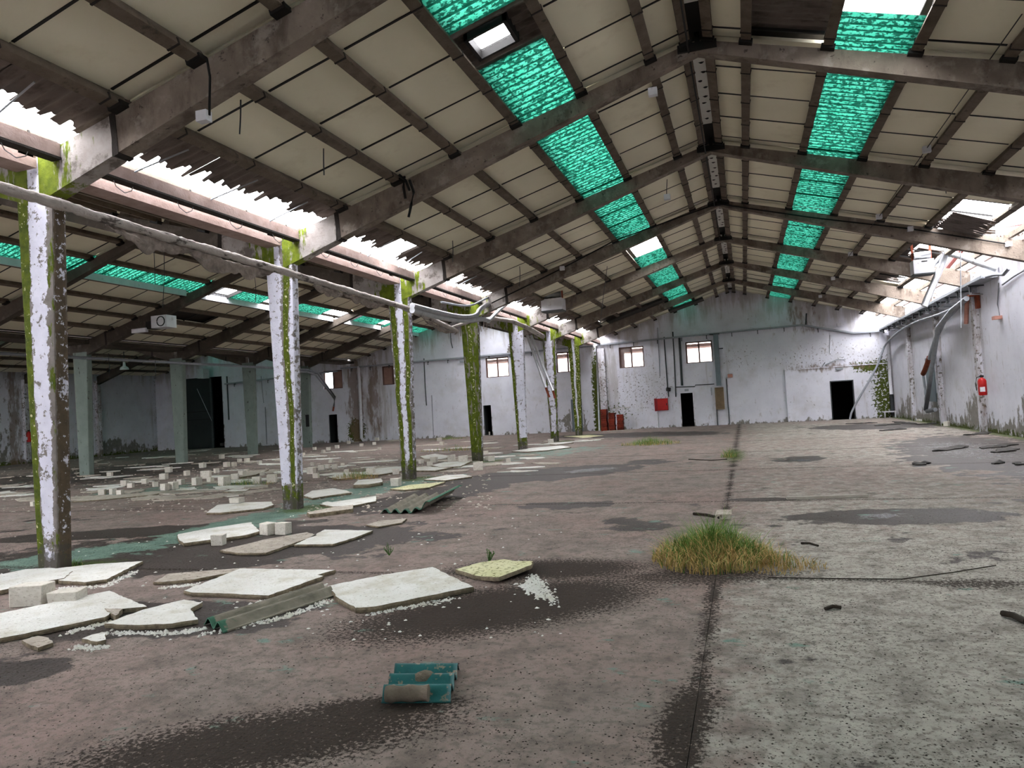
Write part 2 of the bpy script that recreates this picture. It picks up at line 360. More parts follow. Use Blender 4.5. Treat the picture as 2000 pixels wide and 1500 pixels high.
    green = mx(green, 0.62*pblob(xs, ys, 180, 1490, 240, 1470, 0.6, 0.03))
    pool = 0.0*xs
    pool = mx(pool, 0.62*pblob(xs, ys, 1090, 924, 1215, 912, 0.9, 0.45))
    pool = mx(pool, 0.6*pblob(xs, ys, 1665, 1012, 1775, 1004, 0.9, 0.22))
    pool = mx(pool, 0.75*pblob(xs, ys, 1545, 900, 1580, 898, 0.8, 0.4))
    pool = mx(pool, 0.45*blob(xs, ys, 5.2, 15.0, 1.0, 1.0, 0, 0.9))
    pool = mx(pool, 0.46*blob(xs, ys, 5.2, 20.5, 1.3, 3.6, 0, 0.9))
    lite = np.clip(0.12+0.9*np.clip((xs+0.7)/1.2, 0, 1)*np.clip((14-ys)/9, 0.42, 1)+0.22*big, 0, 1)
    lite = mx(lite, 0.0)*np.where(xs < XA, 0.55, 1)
    speck = np.clip(0.36-0.012*ys+0.16*big, 0.12, 0.5)
    moss = 0.95*np.clip(1-np.abs(xs-XR)/0.5, 0, 1)*np.clip((ys-14)/6, 0, 1)
    moss = mx(moss, 0.62*blob(xs, ys, -0.37, 21, 0.35, 2.5, 0, 0.8))
    for cy in range(7): moss = mx(moss, 0.75*blob(xs, ys, XL+0.3, fy(cy), 0.6, 0.6, 0, 0.8))
    return dict(wet=wet, grime=grime, green=green, pool=pool, lite=lite, speck=speck, moss=moss)
floor = struct('floor', MB().box(XW-0.4, XR+0.4, YB-0.3, YE+0.4, -0.30, -0.06), M['floor'], label='stained concrete ground slab of the derelict hall')
xe = [XW, XC, XL2, XB, XL, XA, XR]
ye = [YB+0.1]+[7.0+5*i for i in range(-2, 7)]+[YE]
GAP = 0.002
for i in range(len(xe)-1):
    for j in range(len(ye)-1):
        x0, x1, y0, y1 = xe[i]+GAP, xe[i+1]-GAP, ye[j]+GAP, ye[j+1]-GAP
        st = 0.10 if (y0 > 1 and y1 < 18 and x1 > -9) else 0.17 if x1 > -9 else 0.25
        if y1 < 2.2 or (x1 < -20 and y1 < 13): st = 1.2
        nx, ny = max(2, int((x1-x0)/st)), max(2, int((y1-y0)/st))
        gx, gy = np.meshgrid(np.linspace(x0, x1, nx+1), np.linspace(y0, y1, ny+1))
        gx, gy = gx.ravel(), gy.ravel(); vs = [(a, b, 0) for a, b in zip(gx, gy)]
        W = nx+1; fs = [(r*W+c, r*W+c+1, (r+1)*W+c+1, (r+1)*W+c) for r in range(ny) for c in range(nx)]
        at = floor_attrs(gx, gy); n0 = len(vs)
        rim = [c for c in range(W)]+[r*W+nx for r in range(1, ny+1)]+[ny*W+c for c in range(nx-1, -1, -1)]+[r*W for r in range(ny-1, 0, -1)]
        vs += [(vs[k][0], vs[k][1], -0.06) for k in rim]; nr = len(rim)
        fs += [(rim[q], n0+q, n0+(q+1) % nr, rim[(q+1) % nr]) for q in range(nr)]
        at = {k: np.concatenate([a, a[rim]]) for k, a in at.items()}
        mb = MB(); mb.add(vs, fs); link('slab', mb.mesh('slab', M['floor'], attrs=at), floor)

# ------------------------------------------------------------------ walls
def gable(x):
    for xr in (XA, XB, XC):
        if abs(x-xr) <= 8.1: return ztop(abs(x-xr))+0.285
    return 5.0
def wall_cells(xs, zs, holes, top, y0, y1, axis='x'):
    """A wall of cells with openings: front face at y0, back at y1 (or x0/x1 for lengthways walls)."""
    pass
def end_wall():
    wins = [(-6.74, -5.32), (-2.98, -1.53), (-10.5, -9.08), (-14.93, -13.45), (-22.0, -20.55), (-26.32, -24.9)]
    doors = [(-3.45, -2.72, 1.9), (4.35, 5.46, 2.03), (-26.1, -25.4, 1.86), (-15.28, -14.71, 1.87), (-9.78, -9.05, 1.92), (-37.7, -34.32, 4.97)]
    holes = [(a, b, 3.53, 4.73) for a, b in wins]+[(a, b, 0, h) for a, b, h in doors]
    xs = sorted(set([XW, XR+0.3, XA, XB, XC, XL, XL2]+[e for h in holes for e in h[:2]]+list(np.arange(XW, XR, 0.42))))
    xs = [x for i, x in enumerate(xs) if i == 0 or x-xs[i-1] > 1e-6]
    mb = MB(); V = {}
    def vert(x, z, y):
        k = (round(x, 4), round(z, 4), y)
        if k not in V: V[k] = len(mb.v); mb.v.append((x, y, z))
        return V[k]
    hz = sorted(set([h[2] for h in holes]+[h[3] for h in holes]))
    zb = sorted(set([0]+hz+list(np.arange(0.35, 4.9, 0.35))))
    T = 0.28
    def solid(x, z): return not any(a-1e-6 < x < b+1e-6 and c-1e-6 < z < d+1e-6 for a, b, c, d in holes)
    for i in range(len(xs)-1):
        x0, x1 = xs[i], xs[i+1]; t0, t1 = gable(x0+1e-4), gable(x1-1e-4)
        zz = [z for z in zb if z < min(t0, t1)-0.05]
        tt = np.arange(zz[-1]+0.35, max(t0, t1)-0.1, 0.35)
        rows = [(z, z) for z in zz]
        for q in np.linspace(0, 1, 5)[1:]: rows.append((zz[-1]+(t0-zz[-1])*q, zz[-1]+(t1-zz[-1])*q))
        for j in range(len(rows)-1):
            (a0, a1), (b0, b1) = rows[j], rows[j+1]
            if solid((x0+x1)/2, (a0+b0)/2):
                for y, rev in ((YE, 0), (YE+T, 1)):
                    f = (vert(x0, a0, y), vert(x1, a1, y), vert(x1, b1, y), vert(x0, b0, y))
                    mb.f.append(f[::-1] if rev else f); mb.sm.append(False)
        tp = (vert(x0, t0, YE), vert(x1, t1, YE), vert(x1, t1, YE+T), vert(x0, t0, YE+T)); mb.f.append(tp); mb.sm.append(False)
    for a, b, c, d in holes:
        for f in (((a, c), (a, d)), ((b, d), (b, c)), ((b, c), (a, c)), ((a, d), (b, d))):
            (p, q), (r, s) = f
            if c == 0 and q == 0 and s == 0: continue
            mb.f.append((vert(p, q, YE), vert(r, s, YE), vert(r, s, YE+T), vert(p, q, YE+T))); mb.sm.append(False)
    X = np.array([v[0] for v in mb.v]); Z = np.array([v[2] for v in mb.v]); top = np.array([gable(x) for x in X])
    nz = np.array([fbm(x, z, 0.8, 5.0) for x, z in zip(X, Z)])
    drip = np.clip(0.74-(top-Z)/2.4+0.2*nz, 0, 0.62)*np.where(X > -9, 1, 0.9)+0.08
    drip = np.maximum(drip, 0.62*blob(X, Z, -7.4, 3.3, 0.9, 2.4, 0, 0.9)); drip = np.maximum(drip, 0.6*blob(X, Z, -22.7, 3, 1.5, 3.5, 0, 0.7))
    damp = np.clip(0.55-Z/0.45+0.45*nz, 0, 0.7)
    damp = np.maximum(damp, 0.8*blob(X, Z, -9.6, 0.5, 0.8, 0.9, 0, 0.8))
    peel = np.full_like(X, 0.02)+0.14*nz
    peel = np.maximum(peel, 0.30*blob(X, Z, 4.2, 3.3, 3.6, 1.2, 0, 0.9)); peel = np.maximum(peel, 0.32*blob(X, Z, -5.5, 2.2, 2.2, 1.7, 0, 0.9))
    peel = np.maximum(peel, 0.9*blob(X, Z, -13.0, 5.1, 0.55, 0.45, 0, 0.5)); peel = np.maximum(peel, 0.28*blob(X, Z, 0, 3.6, 1.4, 1, 0, 0.9))
    moss = np.zeros_like(X)
    moss = np.maximum(moss, 0.66*blob(X, Z, 7.05, 1.2, 0.8, 2.1, 0, 0.9)); moss = np.maximum(moss, 0.7*blob(X, Z, 6.3, 2.7, 1.2, 0.3, 0, 0.6))
    moss = np.maximum(moss, 0.85*blob(X, Z, -8.0, 1.6, 0.42, 3.4, 0, 0.5)); moss = np.maximum(moss, 0.38*blob(X, Z, -6.9, 1.0, 0.9, 0.7, 0, 0.9))
    soot = np.zeros_like(X)
    for cx, wd in ((-24.0, 0.55), (-23.05, 0.22), (-22.6, 0.18)): soot = np.maximum(soot, 0.85*blob(X, Z, cx, 2.8, wd, 3.6, 0, 0.5))
    soot = np.maximum(soot, 0.42*blob(X, Z, 3.2, 5.6, 0.9, 0.9, 0, 0.7)); soot = np.maximum(soot, 0.7*blob(X, Z, 4.2, 2.76, 1.9, 0.10, 0, 0.9))
    moss = np.maximum(moss, 0.8*blob(X, Z, -24.0, 0.7, 0.7, 0.9, 0, 0.6))
    o = struct('wall_back', mb, M['wall'], attrs=dict(drip=drip, damp=damp, peel=peel, moss=moss, soot=soot), label='white end wall with peeling paint and gabled top')
    return o, wins, doors
wall_end, WINS, DOORS = end_wall()

def long_wall(name, x, y0, y1, zt, sgn, st, label):
    mb = MB(); ny, nz_ = int((y1-y0)/st), int(zt/st)
    gy, gz = np.meshgrid(np.linspace(y0, y1, ny+1), np.linspace(0, zt, nz_+1)); gy, gz = gy.ravel(), gz.ravel()
    W = ny+1
    fs = [(r*W+c, r*W+c+1, (r+1)*W+c+1, (r+1)*W+c) for r in range(nz_) for c in range(ny)]
    if sgn > 0: fs = [f[::-1] for f in fs]
    mb.add([(x, a, b) for a, b in zip(gy, gz)], fs)
    nn = len(gy)
    mb.box(x+(0.002 if sgn > 0 else -0.25), x+(0.25 if sgn > 0 else -0.002), y0, y1, 0, zt)
    nz = np.array([fbm(a, b, 0.7, 8.0) for a, b in zip(gy, gz)])
    damp = np.clip(0.85-gz/1.1+0.5*nz, 0, 0.85); drip = np.clip(0.55-(zt-gz)/1.8+0.25*nz, 0, 0.6)
    moss = np.clip(0.75-gz/0.35+0.4*nz, 0, 0.8); peel = 0.08+0.16*nz; soot = np.zeros(nn)
    for k in range(-2, 8):
        drip = np.maximum(drip, 0.55*np.clip(1-np.abs(gy-fy(k)+0.25)/0.5, 0, 1)); peel = np.maximum(peel, 0.36*np.clip(1.2-np.abs(gy-fy(k))/0.5, 0, 1))
        damp = np.maximum(damp, 0.75*blob(gy, gz, fy(k)+1.0, 0.4, 1.1, 0.85, 0, 0.7))
    if sgn < 0: soot = np.maximum(soot, 0.8*blob(gy, gz, 31.2, 2.5, 0.35, 4, 0, 0.6)); damp = np.maximum(damp, 0.7*np.clip((33-gy)/3, 0, 1)*np.clip(1.2-gz/4, 0.5, 1)*0.9)  # wall toned darker towards the near end and beside one pilaster
    z8 = np.zeros(8)
    return struct(name, mb, M['wall'], attrs={k: np.concatenate([a, z8]) for k, a in dict(damp=damp, drip=drip, moss=moss, peel=peel, soot=soot).items()}, label=label)
wall_r = long_wall('wall_right', XR, YB, YE, 5.2, 1, 0.3, 'white side wall, damp and mossy along its foot')
wall_l = long_wall('wall_left', XW, YB, YE, 5.5, -1, 0.4, 'dim grey side wall beyond the furthest column row')
mbf = MB()
for a_, b_, c_, d_ in ((XW, XR, 0, 5),): mbf.box(a_, b_, YB-0.25, YB, c_, d_)
for xr in (XA, XB, XC): mbf.prism_y([(xr-8.08, 5.0), (xr+8.08, 5.0), (xr, 7.3)], YB-0.25, YB)
z_ = np.zeros(len(mbf.v))
struct('wall_front', mbf, M['wall'], attrs=dict(damp=z_, drip=z_, moss=z_, peel=z_, soot=z_), label='rear wall behind the viewpoint')

# proud lower skin around the large door
def slab_attrs(mb, **kw):
    n = len(mb.v); z = np.array([v[2] for v in mb.v])
    d = dict(damp=np.clip(0.6-z/0.6, 0, 0.6), drip=np.full(n, 0.1), moss=np.zeros(n), peel=np.full(n, 0.12), soot=np.zeros(n)); d.update(kw); return d
mb = MB()
for x0, x1, z0, z1 in ((2.15, 4.35, 0, 2.78), (5.46, 7.1, 0, 2.78), (4.35, 5.46, 2.03, 2.78)):
    for a in np.arange(x0, x1-0.01, 0.275):
        for c in np.arange(z0, z1-0.01, 0.25): mb.box(a, min(a+0.275, x1), YE-0.14, YE+0.01, c, min(c+0.25, z1))
X = np.array([v[0] for v in mb.v]); Z = np.array([v[2] for v in mb.v])
struct('trim_1', mb, M['wall'], label='thicker white wall lining around the widest black doorway',
       attrs=slab_attrs(mb, moss=np.maximum(0.66*blob(X, Z, 7.05, 1.1, 0.8, 2.0, 0, 0.9), 0.75*blob(X, Z, 6.4, 2.7, 1.1, 0.3, 0, 0.7)), soot=0.7*blob(X, Z, 4.3, 2.75, 1.9, 0.1, 0, 0.9)))
mb = MB(); mb.box(2.75, 7.0, YE-0.17, YE, 2.78, 2.84)
struct('trim_2', mb, M['wall'], label='narrow ledge above the lined doorway', attrs=slab_attrs(mb, soot=np.full(8, 0.35)))

# pilasters on the side walls
def pilaster(name, x0, x1, y, zt, k, label, mat='wall'):
    mb = MB(); n = 14
    for q in range(n): mb.box(x0, x1, y-0.14, y+0.14, zt*q/n, zt*(q+1)/n)
    z = np.array([v[2] for v in mb.v]); m = len(z); nz = np.array([fbm(v[1]*3, v[2], 1.0, k*3.3) for v in mb.v])
    return struct(name, mb, M['wall'], label=label, attrs=dict(damp=np.clip(0.7-z/0.9+0.3*nz, 0, 0.8), drip=np.full(m, 0.45), moss=np.clip(0.5-z/0.7, 0, 0.6), peel=0.34+0.25*nz, soot=np.full(m, 0.25)))
for k in range(2, 7):
    pilaster(f'trim_{k+1}', XR-0.16, XR+0.01, fy(k), 5.1, k, f'{ORD[k-2]} peeling pilaster from the camera on the white side wall')
for k in range(3, 7):
    pilaster(f'trim_{k+5}', XW-0.01, XW+0.22, fy(k), 4.9, k+9, f'{ORD[k-3]} dim pilaster from the camera on the far side wall')
pilaster('trim_12', -7.95, -7.55, YE-0.1, 4.75, 40, 'stained pilaster on the end wall behind the last mossy column')

# windows
for i, (a, b) in enumerate(WINS):
    w = struct(f'window_{i+1}', MB().box(a, b, YE+0.08, YE+0.16, 3.53, 3.58), M['winframe'], (a, YE+0.1, 3.53),
               label=['first end wall window right of the last mossy column', 'end wall window beside the grey trunking', 'end wall window between the last two mossy columns',
                      'end wall window above the narrow black doorway behind the columns', 'boarded end wall window behind the third mossy column', 'half boarded end wall window beyond the second mossy column'][i])
    fr = MB(); m = (a+b)/2
    for x in (a, m-0.04, b-0.07): fr.box(x, x+0.08, YE+0.06, YE+0.16, 3.53, 4.73)
    fr.box(a, b, YE+0.06, YE+0.16, 4.66, 4.73)
    wf = part('window_frame', fr, M['winframe'], w)
    for q, (p0, p1) in enumerate(((a+0.05, m-0.025), (m+0.025, b-0.05))):
        boarded = (i == 4) or (i == 5 and q == 1)
        g = MB().box(p0, p1, YE+0.115, YE+0.125, 3.58, 4.68)
        sub('pane', g, M['shutter'] if boarded else M['glass'], wf, label='brown board instead of glass' if boarded else None)
        if i == 0 and q == 0: part('board', MB().box(p0, p0+0.24, YE+0.13, YE+0.15, 3.58, 4.68), M['shutter'], w, label='brown board filling the side of the pane')
        if i == 0 and q == 0: part('board', MB().box(p0+0.24, p1, YE+0.13, YE+0.15, 4.42, 4.68), M['shutter'], w, label='brown board across the head of the pane')

struct('trim_13', MB().box(-16, 0.5, YE+0.28, YE+1.9, 4.46, 4.62), M['shutter'], label='outer canopy over the end wall windows')
# doorways: unlit rooms behind, frames
dlabel = ['black doorway with a small sign above, beside the red hose cabinet', 'widest black doorway in the lined wall by the corner', 'low black doorway beside the soot streaked pilaster',
          'narrow black doorway behind the fourth mossy column', 'grey closed door between the last two mossy columns', 'tall dark vehicle doorway at the far end of the furthest nave']
for i, (a, b, hgt) in enumerate(DOORS):
    d = struct(f'door_{i+1}', MB(), M['void'], ((a+b)/2, YE, 0), label=dlabel[i])
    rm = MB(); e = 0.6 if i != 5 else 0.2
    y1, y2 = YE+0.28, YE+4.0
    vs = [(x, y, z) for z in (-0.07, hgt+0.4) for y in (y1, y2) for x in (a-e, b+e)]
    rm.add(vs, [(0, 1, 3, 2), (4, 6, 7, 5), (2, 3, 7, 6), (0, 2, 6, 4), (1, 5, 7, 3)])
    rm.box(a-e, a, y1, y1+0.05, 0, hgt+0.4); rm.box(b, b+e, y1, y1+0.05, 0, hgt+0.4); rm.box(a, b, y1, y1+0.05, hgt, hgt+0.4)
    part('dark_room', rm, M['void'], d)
    yf = YE-0.16 if i == 1 else YE-0.02
    fr = MB(); fr.box(a-0.02, a+0.03, yf, YE+0.1, 0, hgt+0.03); fr.box(b-0.03, b+0.02, yf, YE+0.1, 0, hgt+0.03); fr.box(a, b, yf, YE+0.1, hgt-0.02, hgt+0.03)
    part('door_frame', fr, M['darkconduit'] if i == 1 else M['wall'], d, attrs=slab_attrs(fr))
    if i == 4: part('door_leaf', MB().box(a+0.03, b-0.03, YE+0.05, YE+0.10, 0, hgt-0.03), M['trunk'], d)
    if i in (2, 3): part('door_leaf', MB().box(a+0.03, a+0.08, YE+0.05, YE+0.6, 0, hgt-0.03), M['doorleaf'], d)
    if i == 5:
        lf = MB().box(a+0.05, a+2.35, YE+0.06, YE+0.12, 0.02, hgt-0.06)
        leaf = part('door_leaf', lf, M['doorleaf'], d)
        for zz in (2.0, 2.55): sub('door_rail', MB().box(a+0.05, a+2.35, YE+0.03, YE+0.06, zz, zz+0.06), M['steel'], leaf)
        sub('door_stile', MB().box(a+2.28, a+2.42, YE+0.02, YE+0.14, 0, hgt-0.06), M['darkconduit'], leaf)
        sub('door_brace', MB().tube([(a+1.2, YE+0.03, 4.2), (a+2.33, YE+0.03, 1.9)], 0.02, 6), M['conduit'], leaf)

# ------------------------------------------------------------------ columns
def column(x, y, spec, name, label, mat, hb=0.34, ht=0.62, dep=0.2, top=5.1, base_part=True, group=None):
    t = thing(name, label, 'column', (x, y, 0), group)
    # tapered trunk as a fine skin with its paint and moss
    per = 0.03; mb = MB(); rows = 80; ring = []
    nf = 14; nd = 5
    loc = [(-1+2*i/nf, -1) for i in range(nf)]+[(1, -1+2*i/nd) for i in range(nd)]+[(1-2*i/nf, 1) for i in range(nf)]+[(-1, 1-2*i/nd) for i in range(nd)]
    n = len(loc); vs = []; at = {k: [] for k in ('paint', 'moss', 'damp', 'dirt')}
    for r in range(rows+1):
        z = top*r/rows; w = (hb+(ht-hb)*z/top)/2
        for u, v in loc:
            e = 0.012*(1 if abs(u) == 1 and abs(v) == 1 else 0)
            vs.append((x+u*(w-e), y+v*(dep/2-e*0.5), z)); s = spec(u, v, z/top)
            for k in at: at[k].append(s.get(k, 0.0))
    fs = [(r*n+i, r*n+(i+1) % n, (r+1)*n+(i+1) % n, (r+1)*n+i) for r in range(rows) for i in range(n)]
    fs.append(tuple(range(n*rows, n*rows+n)))
    mb.add(vs, fs)
    part('shaft', mb, M[mat], t, attrs=at)
    return t
def wob(z, s): return mnoise.noise(Vector((z*6, s*11.3, 0.5)))*0.22
def mk_spec(bands, side, s):
    """bands: list of (u0, u1, kind) across the face towards the camera"""
    def f(u, v, z):
        d = dict(paint=0.32, moss=0.05, damp=0.0, dirt=0.2)
        uu = u+wob(z, s)
        if v == -1 and abs(u) <= 1:
            for a, b, kd, amt in bands:
                q = min((uu-a)/0.18, (b-uu)/0.18); q = max(0, min(1, q+0.5))
                if kd == 'moss': d['moss'] = max(d['moss'], amt*q); d['paint'] = d['paint']*(1-0.5*q)
                else: d['paint'] = max(d['paint'], amt*q)
        elif u == 1:
            d.update(side)
        else: d['paint'] = 0.45; d['moss'] = 0.2
        if z < 0.10: d['damp'] = 0.75*(1-z/0.10)+0.15; d['paint'] *= 0.55; d['moss'] = max(d['moss'], 0.25)
        if 0.035 < z < 0.10: d['moss'] = max(d['moss'], 0.30 if s == 1 else 0.56)
        return d
    return f
SPECS = [
    mk_spec([(-1.3, -0.42, 'moss', 0.82), (-0.4, 0.72, 'paint', 0.72), (0.62, 1.3, 'moss', 0.42)], dict(paint=0.30, dirt=0.9, moss=0.12), 1),
    mk_spec([(-1.2, 0.05, 'paint', 0.74), (0.22, 0.68, 'moss', 0.92), (0.7, 1.3, 'paint', 0.7)], dict(paint=0.5, dirt=0.3), 2),
    mk_spec([(-0.85, -0.32, 'moss', 0.8), (-0.3, 0.4, 'paint', 0.72), (0.4, 0.9, 'moss', 0.85)], dict(paint=0.5, dirt=0.4), 3),
    mk_spec([(-1.2, -0.35, 'moss', 0.66), (-0.3, 0.25, 'moss', 0.95), (0.25, 1.2, 'moss', 0.62)], dict(paint=0.4, dirt=0.5, moss=0.4), 4),
    mk_spec([(-1.3, -0.55, 'moss', 0.8), (-0.5, 1.2, 'paint', 0.74)], dict(paint=0.62, dirt=0.3), 5),
    mk_spec([(-1.3, -0.6, 'moss', 0.5), (-0.6, 0.6, 'paint', 0.72), (0.6, 1.2, 'moss', 0.62)], dict(paint=0.5, dirt=0.3), 6),
    mk_spec([(-1.3, -0.25, 'moss', 0.95), (-0.3, 0.2, 'paint', 0.8), (0.25, 1.3, 'moss', 0.95)], dict(paint=0.4, dirt=0.5, moss=0.5), 7)]
CL = ['nearest mossy white column, green down its outer edge, brown on the side face', 'second mossy column, broad white strip and one dark green stripe beside it',
      'third mossy column, green stripes both sides of a worn grey strip', 'fourth column, almost wholly green with moss, bent pipes at its head',
      'fifth column, mostly clean white with a mossy edge, cut by the sagging pipe', 'sixth column, mottled white with two thin pipes leaning across it', 'last column of the mossy row, thin white streak between green flanks']
def arm(parent, x, y, sg, mat, dk=False):
    xr = x-sg*(7.89 if x > -10 or sg < 0 else 8.06)
    # haunch arm from the column head up to the splice
    a, b = 7.62, 6.62
    poly = [(x+sg*0.10, ztop(7.75)), (x+sg*(7.89-b), ztop(b)), (x+sg*(7.89-b), zsof(b)), (x+sg*0.22, zsof(7.67)), (x+sg*0.10, zsof(7.85))]
    if sg > 0: poly = poly[::-1]
    mb = MB().prism_y(poly, y-0.11, y+0.11)
    n = len(mb.v); ms = np.array([0.75 if abs(v[0]-x) < 0.3 else 0.0 for v in mb.v])
    o = part('haunch_arm', mb, M['darkbeam'] if dk else M['arm'], parent, attrs=dict(moss=ms)); recalc(o)
    j = MB().prism_y([(x+sg*(7.89-b-0.02), ztop(b)+0.01), (x+sg*(7.89-b+0.07), ztop(b-0.09)+0.01), (x+sg*(7.89-b+0.10), zsof(b-0.06)-0.006), (x+sg*(7.89-b+0.03), zsof(b)-0.006)], y-0.117, y+0.117)
    recalc(part('mortar_joint', j, M['mortar'], parent))
for k in range(0, 7):
    t = column(XL, fy(k), SPECS[k], 'column', CL[k], 'column')
    arm(t, XL, fy(k), 1, 'arm'); arm(t, XL, fy(k), -1, 'arm')
def grey_spec(u, v, z): return {}
G2 = ['nearest grey-green column seen beyond the nearest mossy column', 'grey-green column in front of the tall dark vehicle doorway', 'grey-green column with green sheets leaning at its foot', 'grey-green column partly behind the second mossy column, dark mark low down']
for k in range(2, 7):
    t = column(XL2, fy(k), grey_spec, 'column', G2[k-3] if k >= 3 else 'grey-green column hidden by the nearest mossy column', 'greycol', hb=0.5, ht=0.72, dep=0.24, top=4.75)
    arm(t, XL2, fy(k), 1, 'arm', True); arm(t, XL2, fy(k), -1, 'arm', True)
    if k == 6: part('stain', MB().box(XL2+0.02, XL2+0.24, fy(k)-0.135, fy(k)-0.118, 1.2, 1.9), M['black'], t, label='black mark low on the column')

# ------------------------------------------------------------------ rafters
def rafter(xr, y, sg, d0, d1, label, mat, group=None, plate=True):
    t = thing('roof_beam', label, 'roof beam', (xr+sg*d0, y, zsof(d0)), group)
    poly = [(xr+sg*d0, ztop(d0)), (xr+sg*d1, ztop(d1)), (xr+sg*d1, zsof(d1)), (xr+sg*d0, zsof(d0))]
    mb = MB(); n = 10
    for q in range(n):
        a, b = d0+(d1-d0)*q/n, d0+(d1-d0)*(q+1)/n
    mb.prism_y(poly, y-0.11, y+0.11)
    recalc(part('beam', mb, M[mat], t))
    if plate and sg > 0:
        part('apex_plate', MB().box(xr-0.30, xr+0.30, y-0.16, y-0.112, 7.13, 7.25), M['steel'], t)
        part('apex_hanger', MB().box(xr-0.03, xr+0.05, y-0.14, y-0.112, 7.25, 7.42), M['steel'], t)
    return t
for k in range(0, 7):
    rafter(XA, fy(k), -1, 0.0, 6.55, f'{ORD[k]} concrete roof beam from the camera on the mossy column side of the near ridge', 'beam')
    if k > 0: rafter(XA, fy(k), 1, 0.0, 7.68, f'{ORD[k-1]} concrete roof beam in view running down to the side wall', 'beam')
for k in range(1, 7):
    rafter(XB, fy(k), 1, 0.0, 6.75, f'roof beam rising to the middle ridge from the {ORD[k]} mossy column', 'darkbeam', plate=False)
    rafter(XB, fy(k), -1, 0.0, 6.75, f'dark roof beam over the middle nave falling to the grey-green row, {ORD[k-1]} in view', 'darkbeam', plate=False)
for k in range(3, 7):
    for sg in (1, -1): rafter(XC, fy(k), sg, 0.0, 6.7 if sg > 0 else 7.5, f'dark roof beam of the furthest nave, {ORD[k-3]} from the camera, {"near" if sg>0 else "far"} slope', 'darkbeam', plate=False)

# ------------------------------------------------------------------ purlins with wire ties
def purlin_mesh(y0, y1, kind):
    mb = MB(); w = 0.075
    mb.prism_y([(-w, 0), (w, 0), (w, 0.05), (0.045, 0.15), (-0.045, 0.15), (-w, 0.05)], y0, y1); return mb
PME = {}
tie_me = MB().box(-0.084, 0.084, -0.012, 0.012, -0.01, 0.07).mesh('wire_tie', M['tie'])
cleat_me = MB().box(-0.10, 0.10, -0.07, 0.07, -0.035, 0.03).mesh('cleat', M['steel'])
pur_me = None
def purlins(xr, sg, bays, nm, mat='purlin', ties=4, skip=()):
    global pur_me
    key = mat
    if key not in PME: PME[key] = recalc_mesh(purlin_mesh(0.10, BAY-0.10, 0).mesh('purlin', M[mat]))
    rot = math.atan(0.283)*(1 if sg > 0 else -1)
    for k in bays:
        for i, d in enumerate(PUR[:-1] if (xr, sg) != (XA, -1) else PUR):
            if (k, i) in skip: continue
            L = f'purlin {"at the ridge" if i == 0 else ORD[i-1]+" below the ridge"}, {nm}, {ORD[k]+" bay" if k >= 0 else "overhead bay"}'
            o = link('purlin', PME[key], None, (xr+sg*d, fy(k), ztop(d)-0.002)); o.rotation_euler = (0, rot, 0)
            tag(o, L, 'purlin', 'concrete purlins under the roof boards', 'thing')
            if ties:
                for q in (1.0, 2.2, 3.4, 4.55)[:ties]:
                    c = link('wire_tie', tie_me, o, (0, q+U(-.15, .15), 0))
            link('cleat', cleat_me, o, (0, BAY-0.16, 0))
def recalc_mesh(me):
    bm = bmesh.new(); bm.from_mesh(me); bmesh.ops.recalc_face_normals(bm, faces=bm.faces); bm.to_mesh(me); bm.free(); return me
purlins(XA, -1, range(-1, 7), 'column side of the near roof')
purlins(XA, 1, range(0, 7), 'side wall side of the near roof')
purlins(XB, -1, range(1, 7), 'far slope of the middle roof', ties=0)
purlins(XB, 1, range(0, 7), 'near slope of the middle roof', ties=0)
purlins(XC, 1, range(3, 7), 'near slope of the furthest roof', ties=0)
purlins(XC, -1, range(3, 7), 'far slope of the furthest roof', ties=0)

# ------------------------------------------------------------------ boards of the ceilings
STRIPS = [(0.17, 0.73), (0.73, 1.88), (3.03, 4.17), (4.17, 5.30), (5.30, 6.44)]
JO = [0.0, 1.1, 2.3, 3.5, 4.7, 5.0]
def ceiling(xr, sg, bays, label, missing=(), eave=False):
    root = link('ceiling', None); tag(root, label, None, None, 'structure')
    rot = math.atan(0.283)*(1 if sg > 0 else -1); me = {}
    for k in bays:
        for si, (a, b) in enumerate(STRIPS+([(6.44, 7.5)] if eave else [])):
            for j in range(5):
                if (k, si, j) in missing or (k, si) in missing: continue
                y0, y1 = fy(k)+JO[j], fy(k)+JO[j+1]
                key = (si, j)
                w = (b-a)/math.cos(math.atan(0.283))/2-0.004; l = (y1-y0)/2-0.012
                if key not in me: me[key] = MB().box(-w, w, -l, l, 0, 0.05).mesh('panel', M['panel'])
                m = (a+b)/2
                o = link('panel', me[key], root, (xr+sg*m, (y0+y1)/2, zpan(m)+U(-0.004, 0.004)))
                o.rotation_euler = (U(-.003, .003), rot+U(-.003, .003), 0)
        for a, b in STRIPS+([(6.44, 7.5)] if eave else []):
            w = (b-a)/math.cos(math.atan(0.283))/2-0.05
            jk = ('j', a)
            if jk not in me: me[jk] = MB().box(-w, w, -0.017, 0.017, -0.012, 0.03).mesh('joint_strip', M['steel'])  # dark strip added under each board joint so the line shows
            for q in JO[1:5]:
                m = (a+b)/2; o = link('joint_strip', me[jk], root, (xr+sg*m, fy(k)+q, zpan(m)+0.001)); o.rotation_euler = (0, rot, 0)
    return root
MISS_R = {(0, 1), (2, 4, 2), (2, 4, 3), (2, 4, 4), (3, 4), (4, 4)}
MISS_L = {(6, 2, 1), (6, 2, 2), (6, 3, 0), (6, 3, 1), (5, 4, 3)}
ceiling(XA, -1, range(-1, 7), 'cream ceiling boards between the near ridge and the mossy columns', MISS_L)
ceiling(XA, 1, range(0, 7), 'cream ceiling boards between the near ridge and the side wall', MISS_R)
